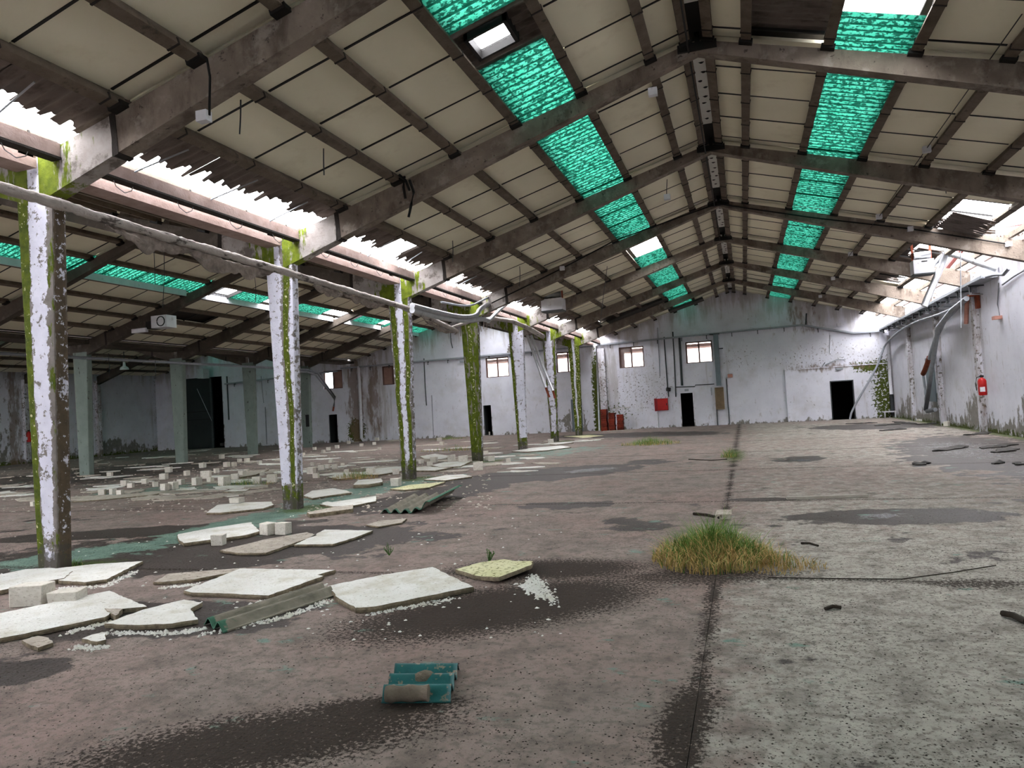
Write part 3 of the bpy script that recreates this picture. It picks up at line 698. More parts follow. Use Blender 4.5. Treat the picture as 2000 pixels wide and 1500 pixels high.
ceiling(XB, -1, range(1, 7), 'dim cream ceiling boards on the far slope of the middle nave', {(3, 3, 1), (3, 3, 2), (4, 3, 4), (4, 3, 3)}, True)
ceiling(XB, 1, range(0, 7), 'dim cream ceiling boards on the near slope of the middle nave', (), True)
ceiling(XC, 1, range(2, 7), 'dark ceiling boards on the near slope of the furthest nave', {(4, 4, 2)}, True)
ceiling(XC, -1, range(2, 7), 'dark ceiling boards on the far slope of the furthest nave', (), True)
# ridge strips, dark holes and gaps drawn as black discs and plates
for k in range(0, 7):
    t = thing('ridge_strip', f'white ridge strip spotted with black holes, {ORD[k]} roof bay from the camera', 'ridge strip', (XA, fy(k)+2.5, 7.40))
    part('board', MB().box(XA-0.13, XA+0.13, fy(k)+0.3, fy(k)+3.9, 7.40, 7.43), M['ridge'], t)
    hb = MB()
    for q in range(9):
        yy = fy(k)+0.5+q*0.38+U(-.06, .06); xx = XA+U(-.05, .05); n = 9
        hb.add([(xx+U(.6, 1.1)*0.055*math.cos(2*math.pi*i/n), yy+U(.6, 1.1)*0.04*math.sin(2*math.pi*i/n), 7.396) for i in range(n)], [tuple(range(n))[::-1]])
        hb.add([(xx+0.03*math.cos(2*math.pi*i/n), yy+0.03*math.sin(2*math.pi*i/n), 7.385) for i in range(n)], [tuple(range(n))[::-1]])
    part('hole', hb, M['black'], t)
    part('gap', MB().box(XA-0.13, XA+0.13, fy(k)+3.9, fy(k)+4.95, 7.44, 7.46), M['black'], t, label='black stretch where the strip has gone')

# ------------------------------------------------------------------ outer roof skin (blocks the sky above the boards)
for xr, nm in ((XA, 'roof_near'), (XB, 'roof_middle'), (XC, 'roof_far')):
    for sg in (-1, 1):
        mb = MB(); z = 0.30
        def slab(a, b, y0, y1):
            mb.prism_y([(xr+sg*a, ztop(a)+z), (xr+sg*b, ztop(b)+z), (xr+sg*b, ztop(b)+z+0.03), (xr+sg*a, ztop(a)+z+0.03)], y0, y1)
        slab(0, 1.9, YB, YE+0.2)
        if xr == XA and sg > 0:
            slab(3.0, 5.3, YB, YE+0.2); slab(5.3, 6.46, YB, fy(2)+2.2); slab(5.3, 6.46, fy(5), YE+0.2); slab(5.3, 6.0, fy(4), fy(5)); slab(5.3, 5.8, fy(3), fy(4))
        else: slab(3.0, 6.46, YB, YE+0.2)
        if not (xr == XA): slab(6.46, 8.0, YB, YE+0.2)
        elif sg < 0: slab(6.46, 8.0, YB, fy(-1))  # unseen eave behind the camera closed to darken the foreground
        else: slab(6.46, 7.9, YB, fy(1)+3.2)
        recalc(struct('roof', mb, M['roof'], label=f'outer roof skin over the {nm.split("_")[1]} nave'))

# ------------------------------------------------------------------ corrugated sheets
def corr(xr, sg, d0f, d1f, y0, y1, zoff, amp=0.024, pitch=0.177, per=8, thick=0.0, nd=6, sag=None, phase=0.0):
    ny = max(6, int((y1-y0)/pitch*per)); vs = []; at = []
    for j in range(ny+1):
        y = y0+(y1-y0)*j/ny; ph = 2*math.pi*(y/pitch)+phase; w = amp*math.sin(ph)
        for i in range(nd+1):
            a, b = d0f(y), d1f(y); d = a+(b-a)*i/nd
            zz = ztop(d)+zoff+w+(sag(d, y) if sag else 0)
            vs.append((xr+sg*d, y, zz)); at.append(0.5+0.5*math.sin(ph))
    W = nd+1; fs = [(j*W+i, j*W+i+1, (j+1)*W+i+1, (j+1)*W+i) for j in range(ny) for i in range(nd)]
    mb = MB(); mb.add(vs, fs, True); at = list(at)
    if thick:
        mb.add([(x, y, z+thick) for x, y, z in vs], [f[::-1] for f in fs], True); at = at+at
        n = len(vs); ed = [i for i in range(0)]
        for j in range(ny): mb.add([], []); 
        for j in range(ny):
            a, b = j*W+nd, (j+1)*W+nd; mb.f.append((a, b, b+n, a+n)); mb.sm.append(False)
            a, b = j*W, (j+1)*W; mb.f.append((b, a, a+n, b+n)); mb.sm.append(False)
    return mb, at
def cst(v): return lambda y: v
# green translucent strips
def green_strip(xr, sg, k, segs, nm):
    for q, (a, b) in enumerate(segs if k >= 0 else [(0.0, 5.0)]):
        y0, y1 = fy(k)+a, fy(k)+b
        mb, at = corr(xr, sg, cst(1.86), cst(3.06), y0, y1, 0.17+0.012*(q % 2), nd=3)
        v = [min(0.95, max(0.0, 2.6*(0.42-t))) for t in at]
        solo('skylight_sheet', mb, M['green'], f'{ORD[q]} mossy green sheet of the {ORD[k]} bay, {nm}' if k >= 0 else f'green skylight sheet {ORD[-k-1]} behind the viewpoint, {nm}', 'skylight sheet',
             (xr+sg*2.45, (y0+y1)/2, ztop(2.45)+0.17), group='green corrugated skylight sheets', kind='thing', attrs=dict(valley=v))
FULL = [(0.0, 1.25), (1.2, 2.5), (2.45, 3.75), (3.7, 5.04)]
for k in range(-3, 7):
    nmL, nmR = 'column side of the near roof', 'side wall side of the near roof'
    green_strip(XA, -1, k, {0: [(0.02, 1.0), (0.95, 1.99), (3.08, 5.04)], 3: [(0.0, 0.8), (3.7, 5.04)]}.get(k, FULL), nmL)
    green_strip(XA, 1, k, {0: [(4.05, 4.97)], 5: FULL}.get(k, FULL), nmR)
    if k >= 0: green_strip(XB, -1, k, {3: [(0.0, 0.9), (2.15, 4.1)], 4: [(0.0, 1.3), (1.25, 3.7)], 5: [(1.6, 3.0), (2.95, 4.2)], 1: [(0.9, 1.9), (1.85, 5.04)]}.get(k, FULL), 'far slope of the middle roof')
    if k >= 0: green_strip(XB, 1, k, {6: [(0.0, 0.9), (3.9, 5.04)], 5: [(0.0, 0.9), (3.4, 5.04)], 4: [(0.0, 2.2)], 3: [(0.0, 1.3), (3.0, 5.04)]}.get(k, FULL), 'near slope of the middle roof')  # gaps left between these sheets to brighten the middle nave's end wall
    if k >= 2: green_strip(XC, 1, k, FULL, 'near slope of the furthest roof'); green_strip(XC, -1, k, FULL, 'far slope of the furthest roof')
# added white band stands in for the lit purlin side in the middle nave
for k in range(1, 7):
    b = (XB-3.03, fy(k)+2.5, ztop(3.03)+0.1)
    solo('lit_band', MB().prism_y([(XB-2.90, ztop(3.03)-0.03), (XB-2.94, ztop(3.03)-0.03), (XB-2.94, ztop(3.03)+0.19), (XB-2.90, ztop(3.03)+0.19)], fy(k)+0.12, fy(k+1)-0.12), M['white'],
         f'pale band standing in for the lit purlin side, middle roof, {ORD[k]} bay from the camera', 'lit band', b)
# opaque fibre cement sheets in the strips and at the missing boards
def grey_sheet(xr, sg, k, a, b, d0, d1, label, zoff=0.2, **kw):
    mb, at = corr(xr, sg, d0 if callable(d0) else cst(d0), d1 if callable(d1) else cst(d1), fy(k)+a, fy(k)+b, zoff, thick=0.008, **kw)
    m = d0(fy(k)+a) if callable(d0) else d0
    return solo('roof_sheet', mb, M['sheet'], label, 'roof sheet', (xr+sg*m, fy(k)+(a+b)/2, ztop(m)+zoff), group='grey fibre cement roof sheets', kind='thing')
for a, b, c, d, lb in ((1.96, 3.12, 1.86, 2.33, 'dark grey sheet on the ridge side of the white roof hatch'), (1.96, 2.16, 2.30, 3.06, 'narrow dark sheet on the near side of the white roof hatch'),
                       (2.70, 3.12, 2.30, 3.06, 'dark sheet just beyond the white roof hatch'), (2.14, 2.72, 2.86, 3.06, 'strip of dark sheet below the white roof hatch')):
    grey_sheet(XA, -1, 0, a, b, c, d, lb, zoff=0.215)
grey_sheet(XA, 1, 0, 0.1, 4.85, 0.73, 1.88, 'dark corrugated sheet bared between ridge and skylight, board missing')
# broken eave sheets above the mossy columns
rg = random.Random(21)
def jag(seed, lo, hi):
    r = random.Random(seed); lv = {}
    def f(y):
        c = math.floor(y/0.0885)
        if c not in lv: lv[c] = U2(r, lo, hi)
        return lv[c]
    return f
def U2(r, a, b): return a+(b-a)*r.random()
for k in range(-1, 7):
    edges = [-0.01, 1.0, 1.95, 2.85, 3.75, 5.0]
    for q in range(5):
        lo = 6.95+0.28*rg.random(); hi = lo+0.28
        if (k, q) in ((1, 3), (3, 1), (5, 1), (5, 2)): lo, hi = 6.6, 6.8
        if k == -1: lo, hi = 7.1, 7.4
        grey_sheet(XA, -1, k, edges[q], edges[q+1]+0.03, 6.36, jag(k*10+q, lo, hi), f'{ORD[q]} broken grey eave sheet above the mossy columns, {ORD[max(k,0)]} bay' if k >= 0 else f'{ORD[q]} jagged eave sheet beside the nearest roof beam, left of it',
                   zoff=0.19+0.012*(q % 2), nd=4)
grey_sheet(XA, 1, 1, 3.2, 4.9, 5.4, 7.0, 'grey eave sheet with a gap beside the side wall, second bay', zoff=0.2)
grey_sheet(XA, 1, 2, 3.3, 4.9, 5.5, jag(77, 6.2, 6.5), 'slipped brown sheet hanging under the hole by the side wall', zoff=0.05, sag=lambda d, y: -0.12*(d-5.5))
grey_sheet(XA, 1, 3, 0.1, 2.4, 5.8, jag(78, 6.5, 7.0), 'ragged sheets above the hanging white heater', zoff=0.18)
grey_sheet(XA, 1, 3, 3.4, 4.9, 5.8, jag(79, 6.3, 6.9), 'curled sheet above the fifth roof beam by the side wall', zoff=0.22)
grey_sheet(XA, 1, 4, 0.1, 4.9, 5.3, jag(80, 5.9, 6.5), 'dark sheet with bright slits near the corner of the side wall', zoff=0.2)
# hatches
def hatch(xr, sg, y, d, label, sz=(0.34, 0.42)):
    t = thing('roof_hatch', label, 'roof hatch', (xr+sg*d, y, ztop(d)+0.12)); s = 0.283
    def zz(q): return ztop(q)+0.10
    fr = MB()
    for a, b, c, e in ((d-sz[0], d-sz[0]+0.05, -sz[1], sz[1]), (d+sz[0]-0.05, d+sz[0], -sz[1], sz[1])):
        fr.prism_y([(xr+sg*a, zz(a)), (xr+sg*b, zz(b)), (xr+sg*b, zz(b)+0.14), (xr+sg*a, zz(a)+0.14)], y+c, y+e)
    for c in (-sz[1], sz[1]-0.05):
        fr.prism_y([(xr+sg*(d-sz[0]), zz(d-sz[0])), (xr+sg*(d+sz[0]), zz(d+sz[0])), (xr+sg*(d+sz[0]), zz(d+sz[0])+0.14), (xr+sg*(d-sz[0]), zz(d-sz[0])+0.14)], y+c, y+c+0.05)
    recalc(part('hatch_frame', fr, M['steel'], t))
    a, b = d-sz[0]+0.05, d+sz[0]-0.05
    recalc(part('hatch_pane', MB().prism_y([(xr+sg*a, zz(a)+0.10), (xr+sg*b, zz(b)+0.10), (xr+sg*b, zz(b)+0.108), (xr+sg*a, zz(a)+0.108)], y-sz[1]+0.05, y+sz[1]-0.05), M['glass'], t))
    return t
hatch(XA, -1, fy(0)+2.43, 2.6, 'white lit roof hatch in the nearest green skylight strip', (0.30, 0.31))
hatch(XB, -1, fy(3)+1.55, 2.5, 'small bright hatch in the green strip of the middle roof', (0.5, 0.55))
hatch(XB, -1, fy(5)+1.0, 2.5, 'bright hatch in the green strip seen beside the third mossy column', (0.5, 0.55))

# ------------------------------------------------------------------ valley gutter over the mossy columns
for k in range(-1, 7):
    y0, y1 = fy(k)+0.12, fy(k+1)-0.12; nm = f'{ORD[max(k,0)]} bay' if k >= 0 else 'overhead bay'
    b = (XL, (y0+y1)/2, 5.0)
    t = thing('valley_gutter', f'pale concrete gutter trough between the roofs above the mossy columns, {nm}', 'gutter', b, group='valley gutter lengths')
    part('trough', MB().prism_y([(XL+0.09, 4.98), (XL+0.09, 5.10), (XL+0.05, 5.10), (XL+0.05, 5.03), (XL-0.21, 5.03), (XL-0.21, 5.32), (XL-0.25, 5.32), (XL-0.25, 4.98)], y0, y1), M['steelgutter'], t)
    part('gutter_edge', MB().box(XL-0.30, XL-0.27, y0, y1, 5.40, 5.46), M['trunk'], t)
    e = thing('eave_purlin', f'light edge purlin with wire loops beside the sagging gutter, {nm}', 'purlin', (XL+0.42, (y0+y1)/2, 5.04), group='edge purlins over the mossy columns')
    part('edge_beam', MB().prism_y([(XL+0.36, 5.05), (XL+0.48, 5.05), (XL+0.48, 5.22), (XL+0.36, 5.22)], y0, y1), M['steelgutter'], e)
    part('shaded_soffit', MB().box(XL+0.34, XL+0.50, y0, y1, 5.02, 5.048), M['mortar'], e)  # dark strip paints the shaded underside of the sky-lit beam
    for q in range(4):
        yy = y0+0.6+q*1.15
        part('wire_loop', MB().tube([(XL+0.40, yy, 5.06), (XL+0.40, yy+0.06, 4.95), (XL+0.40, yy+0.2, 4.90), (XL+0.40, yy+0.32, 4.96), (XL+0.40, yy+0.36, 5.06)], 0.006, 5), M['conduit'], e)
    for q in range(3):
        yy = y0+0.9+q*1.5; solo('eave_rod', MB().tube([(XL+0.46, yy, 5.2), (XL+1.15, yy+U(-.1, .3), 5.5)], 0.012, 5), M['conduit'], f'{ORD[q]} bare rod bridging the broken eave above the mossy columns, {nm}', 'rod', (XL+0.46, yy, 5.2), group='bare rods at the broken eave')
    # dark fascia of the middle roof's lowest purlin
    solo('purlin', MB().box(XL-0.62, XL-0.5, y0, y1, 5.12, 5.3), M['purlin'], f'lowest purlin of the middle roof behind the gutter, {nm}', 'purlin', (XL-0.56, (y0+y1)/2, 5.12), group='lowest purlins behind the gutter')
for k in range(2, 7):
    y0, y1 = fy(k)+0.12, fy(k+1)-0.12
    solo('valley_gutter', MB().prism_y([(XL2+0.5, 5.04), (XL2+0.5, 5.2), (XL2-0.5, 5.2), (XL2-0.5, 5.04)], y0, y1), M['darkbeam'], f'dark gutter over the grey-green columns, bay {ORD[k-2]} in view', 'gutter', (XL2, (y0+y1)/2, 5.04), group='dark gutter lengths')
# light eave rails where the roof ends over the side wall
for k in range(0, 7):
    y0, y1 = fy(k)+0.12, fy(k+1)-0.12
    for q, d in enumerate((7.15, 7.45)):
        solo('eave_rail', MB().prism_y([(XA+d-0.05, ztop(d)), (XA+d+0.05, ztop(d)), (XA+d+0.04, ztop(d)+0.14), (XA+d-0.04, ztop(d)+0.14)], y0, y1), M['steelgutter'] if q else M['purlin'],
             f'{"outer pale" if q else "inner grey"} eave rail over the side wall, {ORD[k]} bay', 'rail', (XA+d, (y0+y1)/2, ztop(d)), group='eave rails over the side wall')

# ------------------------------------------------------------------ sagging lagged pipe along the mossy columns
def lag_path(): return [(-7.72, 1.5, 4.5), (-7.72, 4.0, 4.47), (-7.72, 6.4, 4.45), (-7.72, 8.15, 4.40), (-7.72, 11.1, 4.35), (-7.72, 15.9, 4.25), (-7.72, 18.0, 4.08), (-7.72, 19.4, 3.93)]
def resample(pts, n):
    pts = [np.array(p, float) for p in pts]; L = [0]
    for a, b in zip(pts, pts[1:]): L.append(L[-1]+np.linalg.norm(b-a))
    out = []
    for i in range(n+1):
        s = L[-1]*i/n; j = max(0, min(len(pts)-2, next((q for q in range(len(L)-1) if L[q+1] >= s), len(pts)-2)))
        u = (s-L[j])/(L[j+1]-L[j]+1e-9); out.append(pts[j]*(1-u)+pts[j+1]*u)
    return out
p = resample(lag_path(), 260)
t = thing('lagged_pipe', 'sagging pipe in rotten grey lagging strung in front of the mossy columns', 'pipe', p[0])
mb = MB(); mb.tube([q+np.array([0, 0, 0.012*mnoise.noise(Vector((q[1]*3, 0, 1)))]) for q in p], 0.08, 10, rr=[0.064*(1+0.22*mnoise.noise(Vector((q[1]*2.2, 3, 1)))+0.22*mnoise.noise(Vector((q[1]*11, 3, 1)))) for q in p])
part('pipe_lagging', mb, M['lagging'], t)
# torn cloth hanging from it
def rag(y0, y1, drop, seed):
    vs = []; n = int((y1-y0)/0.05); m = 6; pp = {}
    for i in range(n+1):
        y = y0+(y1-y0)*i/n; z = np.interp(y, [q[1] for q in p], [q[2] for q in p]); e = math.sin(math.pi*i/n)**0.6
        for j in range(m+1):
            dd = drop*e*(0.55+0.9*abs(mnoise.noise(Vector((y*2.3, seed, 0)))))*j/m
            vs.append((-7.72-0.05+0.06*mnoise.noise(Vector((y*3, j*0.5, seed))), y, z-0.06-dd+0.03*mnoise.noise(Vector((y*7, j, seed)))))
    W = m+1; fs = [(i*W+j, i*W+j+1, (i+1)*W+j+1, (i+1)*W+j) for i in range(n) for j in range(m)]
    mb = MB(); mb.add(vs, fs, True); mb.add([(x+0.012, y, z) for x, y, z in vs], [f[::-1] for f in fs], True); return mb
for i, (a, b, dr) in enumerate(((7.4, 9.0, 0.26), (8.7, 10.9, 0.30), (12.2, 13.3, 0.24), (13.3, 15.1, 0.22), (17.2, 19.2, 0.16))):
    part('torn_lagging', rag(a, b, dr, i*4.4), M['rag'], t)
q2 = [PX(880, 640, -7.72), PX(905, 632, -7.72), PX(935, 625, -7.72), PX(965, 622, -7.72), PX(1000, 627, -7.72), PX(1030, 640, -7.72), PX(1060, 657, -7.72)]
q2r = resample(q2, 50)
t2 = thing('lagged_pipe', 'kinked end of the lagged pipe past the fourth column with hanging shreds', 'pipe', q2r[0])
part('pipe_lagging', MB().tube(q2r, 0.09, 9, rr=[0.075*(0.55+0.9*i/50)*(1+0.2*mnoise.noise(Vector((i*0.3, 1, 7)))) for i in range(51)]), M['lagging'], t2)
for i in range(9):
    b = q2r[2+i*2]; part('shred', MB().tube([b, b+np.array([0, U(-.1, .1), -U(.1, .2)]), b+np.array([U(-.05, .05), U(-.15, .15), -U(.22, .36)])], 0.014, 5), M['rag'], t2)

# bright tubes bent round the fourth column to the heater
def pipe(pts, r, mat, label, cat='pipe', name='steel_pipe', n=8, res=40, group=None, smooth=True):
    P_ = [np.array(q, float) for q in pts]
    if smooth:
        for _ in range(2):
            o = [P_[0]]
            for a, b in zip(P_, P_[1:]): o += [a*0.75+b*0.25, a*0.25+b*0.75]
            o.append(P_[-1]); P_ = o
    return solo(name, MB().tube(P_, r, n), M[mat], label, cat, P_[0], group)
X0 = -7.55
pipe([PX(805, 597, X0), PX(860, 612, X0), PX(905, 621, X0), PX(932, 617, X0), PX(936, 603, X0), PX(960, 592, X0), PX(1000, 578, X0+.1), PX(1030, 566, -7.0), PX(1062, 566, -6.7)], 0.075, 'galv', 'upper bright bent tube running past the fourth column to the white heater')
pipe([PX(805, 606, X0), PX(860, 620, X0), PX(905, 627, X0), PX(940, 622, X0+.05), PX(955, 626, X0+.05)], 0.075, 'galv', 'lower bright tube ending beside the fourth column')
pipe([PX(953, 628, X0), PX(975, 605, X0), PX(1000, 585, -7.3), PX(1030, 572, -7.0), PX(1062, 574, -6.7)], 0.06, 'galv', 'second bright tube curving up behind to the white heater')
pipe([PX(862, 590, -7.7), PX(915, 600, -7.7), PX(945, 585, -7.6), PX(1000, 560, -7.3), PX(1050, 535, -6.6), PX(1100, 512, -5.7)], 0.03, 'conduit', 'thin grey conduit rising along the fourth roof beam')
def heater(c, w, dpt, hh, label, ztop_, name='unit_heater'):
    t = thing(name, label, 'heater', (c[0], c[1], c[2]-hh/2))
    part('casing', MB().box(c[0]-w/2, c[0]+w/2, c[1]-dpt/2, c[1]+dpt/2, c[2]-hh/2, c[2]+hh/2), M['white'], t)
    part('base_tray', MB().box(c[0]-w/2-0.01, c[0]+w/2+0.01, c[1]-dpt/2-0.01, c[1]+dpt/2+0.01, c[2]-hh/2-0.04, c[2]-hh/2-0.002), M['darkconduit'], t)
    for s in (-1, 1): part('hanger_bar', MB().box(c[0]+s*w*0.44-0.03, c[0]+s*w*0.44+0.03, c[1]-0.03, c[1]+0.03, c[2]+hh/2, ztop_), M['rust'], t)
    part('flue_duct', MB().tube([(c[0]-w*0.4, c[1]-dpt*0.1, c[2]+hh/2+0.15), (c[0]+w*0.42, c[1]-dpt*0.1, c[2]+hh/2+0.15)], 0.11, 12), M['galv'], t)
    part('motor', MB().box(c[0]-0.1, c[0]+0.12, c[1]-0.1, c[1]+0.1, c[2]+hh/2, c[2]+hh/2+0.12), M['steel'], t)
    return t
c = PY(1081, 596, 25.9); heater(c, 0.78, 0.6, 0.42, 'white unit heater hung on rusty bars over the fifth mossy column', c[2]+0.8)
c = PY(1801, 522, 25.0); t = heater(c, 0.56, 0.5, 0.42, 'white unit heater hung on red bars near the side wall', c[2]+0.95)
part('vent_dot', MB().box(c[0]-0.06, c[0]+0.1, c[1]-0.26, c[1]-0.251, c[2]+0.13, c[2]+0.16), M['steel'], t)
pipe([PY(1847, 495, 24.9), PY(1838, 520, 24.9), PY(1805, 598, 24.9)], 0.10, 'galv', 'thick galvanised flue slanting down below the heater by the side wall', n=12, smooth=False)
pipe([PY(1848, 494, 24.9), PY(1875, 500, 24.9), PY(1905, 512, 24.7), PY(1947, 526, 24.6)], 0.09, 'galv', 'galvanised flue reaching over the side wall from the heater', n=12)
pipe([PY(1823, 518, 25), PY(1835, 503, 25), PY(1848, 497, 25)], 0.07, 'galv', 'short flue elbow beside the heater near the side wall', n=10)
# pair of thin pipes leaning by the sixth column
for i, (a, b, c_) in enumerate((((1030, 655), (1066, 757), (1073, 776)), ((1037, 655), (1080, 763), (1084, 778)))):
    A, B, D = PY(*a, 30.2), PY(*b, 30.2), PY(*c_, 30.2)
    t = thing('leaning_pipe', f'{["left","right"][i]} of two thin bright pipes leaning across the sixth column', 'pipe', A)
    part('pipe_run', MB().tube([A, B], 0.065, 8), M['galv'], t); part('pipe_end', MB().tube([B, D], 0.05, 8), M['rust'], t, label='red primed pipe end')

# ------------------------------------------------------------------ end wall services
yw = YE-0.06
def tray(pts, name, label, off, up_=True):
    t = thing(name, label, 'cable tray', pts[0])
    for a, b in zip(pts, pts[1:]):
        a, b = np.array(a, float), np.array(b, float); d = b-a; L = np.linalg.norm(d); d /= L
        mb = MB(); mb.obox((a+b)/2, d*L/2, np.array(off)*0.5, (0, 0, 0.02)); mb.obox((a+b)/2+np.array(off)*0.5+np.array([0, 0, .03]), d*L/2, np.array(off)*0.06, (0, 0, 0.04)); mb.obox((a+b)/2-np.array(off)*0.5+np.array([0, 0, .03]), d*L/2, np.array(off)*0.06, (0, 0, 0.04))
        part('tray_run', mb, M['conduit'], t)
        for q in range(int(L/1.35)):
            c = a+d*(q+0.6)*1.35; bk = MB(); bk.obox(c+np.array([0, 0, -0.05]), d*0.02, np.array(off)*0.6, (0, 0, 0.02)); bk.obox(c+np.array(off)*-0.4+np.array([0, 0, -0.14]), d*0.02, np.array(off)*0.08, (0, 0, 0.1))
            part('bracket', bk, M['darkconduit'], t)
    return t
o_ = np.array([0, 0.16, 0]); ty = YE-0.12
tray([(-24.9, ty, 4.78), (-8.2, ty, 4.9)], 'cable_tray', 'grey cable tray along the end wall of the middle nave', o_)
tray([(-8.0, ty, 4.94), (1.45, ty, 5.1), (3.16, ty, 5.12), (5.63, ty, 4.48), (7.1, ty, 4.47)], 'cable_tray', 'kinked grey cable tray along the near end wall', o_)
tray([(-34.0, ty, 4.35), (-25.2, ty, 4.62)], 'cable_tray', 'dim cable tray on the end wall right of the tall dark doorway', o_)
def cond(pts, r, mat, label, y=YE-0.03): 
    return pipe([PY(a, b, y) for a, b in pts], r, mat, label, 'conduit', 'wall_conduit', 6, smooth=False)
cond([(1284, 640), (1287, 700), (1289, 735)], 0.02, 'conduit', 'thin stub of conduit right of the window over the red cabinet')
cond([(1297, 658), (1300, 705), (1304, 757), (1306, 775)], 0.035, 'darkconduit', 'conduit dropping to the red hose cabinet')
cond([(1314, 648), (1317, 705), (1320, 775)], 0.035, 'darkconduit', 'conduit dropping left of the small signed doorway')
cond([(1327, 660), (1332, 753)], 0.07, 'darkconduit', 'thick dark conduit above the small signed doorway')
cond([(1320, 756), (1357, 755), (1358, 752), (1395, 750)], 0.025, 'darkconduit', 'conduit crossing above the small signed doorway')
cond([(1419, 740), (1422, 790), (1425, 828)], 0.025, 'darkconduit', 'thin conduit dropping from the wall lamp to the floor')
cond([(1400, 800), (1402, 832)], 0.03, 'darkconduit', 'short conduit under the beige cabinet')
cond([(1283, 783), (1286, 836)], 0.045, 'white', 'pale pipe under the red hose cabinet')
cond([(1165, 676), (1168, 760), (1171, 842)], 0.06, 'galv', 'pale downpipe by the stained pilaster', YE-0.2)
cond([(828, 700), (830, 745), (833, 792)], 0.03, 'darkconduit', 'dark conduit hanging on the wall behind the third mossy column')
cond([(843, 772), (847, 857)], 0.02, 'conduit', 'thin grey line low on the wall behind the third mossy column')
cond([(880, 650), (881, 668), (884, 680)], 0.025, 'darkconduit', 'frayed cable hanging on the wall above the tray')
cond([(443, 735), (447, 820)], 0.045, 'darkconduit', 'dark conduit right of the tall dark doorway')
cond([(518, 795), (521, 868)], 0.03, 'conduit', 'lone conduit low on the wall beside the grey-green column')
cond([(510, 735), (513, 770), (515, 787)], 0.02, 'conduit', 'loose cable hanging on the dim end wall')
cond([(700, 715), (703, 770), (706, 855), (712, 862)], 0.10, 'white', 'stained downpipe left of the boarded window', YE-0.15)
cond([(1575, 612), (1574, 636)], 0.04, 'darkconduit', 'short dark stub above the kink of the tray')
cond([(1622, 655), (1621, 690)], 0.02, 'white', 'thin pale cable below the tray near the corner')
def wbox(x0, y0, x1, y1, dp, mat, name, label, cat, y=YE):
    a, b = PY(x0, y0, y), PY(x1, y1, y)
    return solo(name, MB().box(min(a[0], b[0]), max(a[0], b[0]), y-dp, y-0.002, min(a[2], b[2]), max(a[2], b[2])), M[mat], label, cat, ((a[0]+b[0])/2, y-dp/2, min(a[2], b[2])))
# red hose cabinet
a, b = PY(1279, 779, YE), PY(1306, 801, YE)
t = thing('hose_cabinet', 'red fire hose cabinet on the end wall, its side flap dark', 'hose cabinet', (a[0], YE-0.1, b[2]))
part('cabinet_body', MB().box(a[0], b[0], YE-0.16, YE-0.002, b[2], a[2]), M['darkred'], t); cd = part('cabinet_door', MB().box(a[0]+0.16, b[0]-0.02, YE-0.19, YE-0.162, b[2]+0.03, a[2]-0.03), M['red'], t); sub('door_handle', MB().box(b[0]-0.10, b[0]-0.06, YE-0.21, YE-0.19, (a[2]+b[2])/2-.06, (a[2]+b[2])/2+.06), M['steel'], cd)
part('side_flap', MB().box(a[0]-0.02, a[0]+0.13, YE-0.18, YE-0.162, b[2]-0.02, a[2]+0.02), M['darkred'], t, label='dark open flap at the cabinet side')
solo('extractor_box', MB().tube([PY(1306, 757, YE-.08), PY(1305, 764, YE-.08)], 0.13, 10), M['steel'], 'small black bell at the end of the conduit over the red cabinet', 'bell', PY(1305, 760, YE-.08))
# sign above the door
wbox(1337, 760, 1345, 764, 0.05, 'conduit', 'door_sign', 'small dark plate above the doorway beside the red cabinet', 'sign')
# trunking and cabinet
a, b = PY(1393, 654, YE), PY(1409, 753, YE)
t = thing('wall_trunking', 'blue grey vertical trunking beside the window on the end wall', 'trunking', (a[0], YE-0.1, b[2]))
part('trunk_body', MB().box(a[0], b[0], YE-0.22, YE-0.002, b[2], a[2]), M['trunk'], t); part('trunk_cap', MB().box(a[0]-0.2, b[0]+0.08, YE-0.24, YE-0.002, a[2], a[2]+0.05), M['darkconduit'], t)
part('bracket', MB().box(b[0], b[0]+0.22, YE-0.1, YE-0.05, 4.2, 4.25), M['darkconduit'], t)
a, b = PY(1396, 757, YE), PY(1416, 799, YE)
t = thing('switch_cabinet', 'open beige switch cabinet under the blue grey trunking', 'cabinet', (a[0], YE-0.1, b[2]))
cb = MB().box(a[0], b[0], YE-0.03, YE-0.002, b[2], a[2]); part('cabinet_back', cb, M['beige'], t)
fr = MB(); w_ = 0.05
fr.box(a[0], a[0]+w_, YE-0.25, YE-0.03, b[2], a[2]); fr.box(b[0]-w_, b[0], YE-0.25, YE-0.03, b[2], a[2]); fr.box(a[0], b[0], YE-0.25, YE-0.03, a[2]-w_, a[2]); fr.box(a[0], b[0], YE-0.25, YE-0.03, b[2], b[2]+w_)
part('cabinet_frame', fr, M['beige'], t)
wbox(1388, 757, 1391, 772, 0.06, 'conduit', 'switch_box', 'narrow grey switch box left of the beige cabinet', 'switch box')
wbox(1421, 731, 1431, 737, 0.16, 'rustpink', 'bulkhead_lamp', 'pinkish bulkhead lamp right of the trunking', 'lamp')
wbox(1383, 726, 1392, 736, 0.05, 'white', 'junction_box', 'white junction box left of the trunking', 'junction box')
wbox(1634, 632, 1643, 637, 0.14, 'white', 'bulkhead_lamp', 'small bulkhead lamp high on the end wall near the corner', 'lamp')
wbox(1632, 719, 1645, 722, 0.22, 'conduit', 'tube_lamp', 'tube lamp above the widest black doorway', 'lamp')
wbox(900, 705, 907, 708, 0.2, 'conduit', 'tube_lamp', 'tube lamp under the tray behind the fourth mossy column', 'lamp')
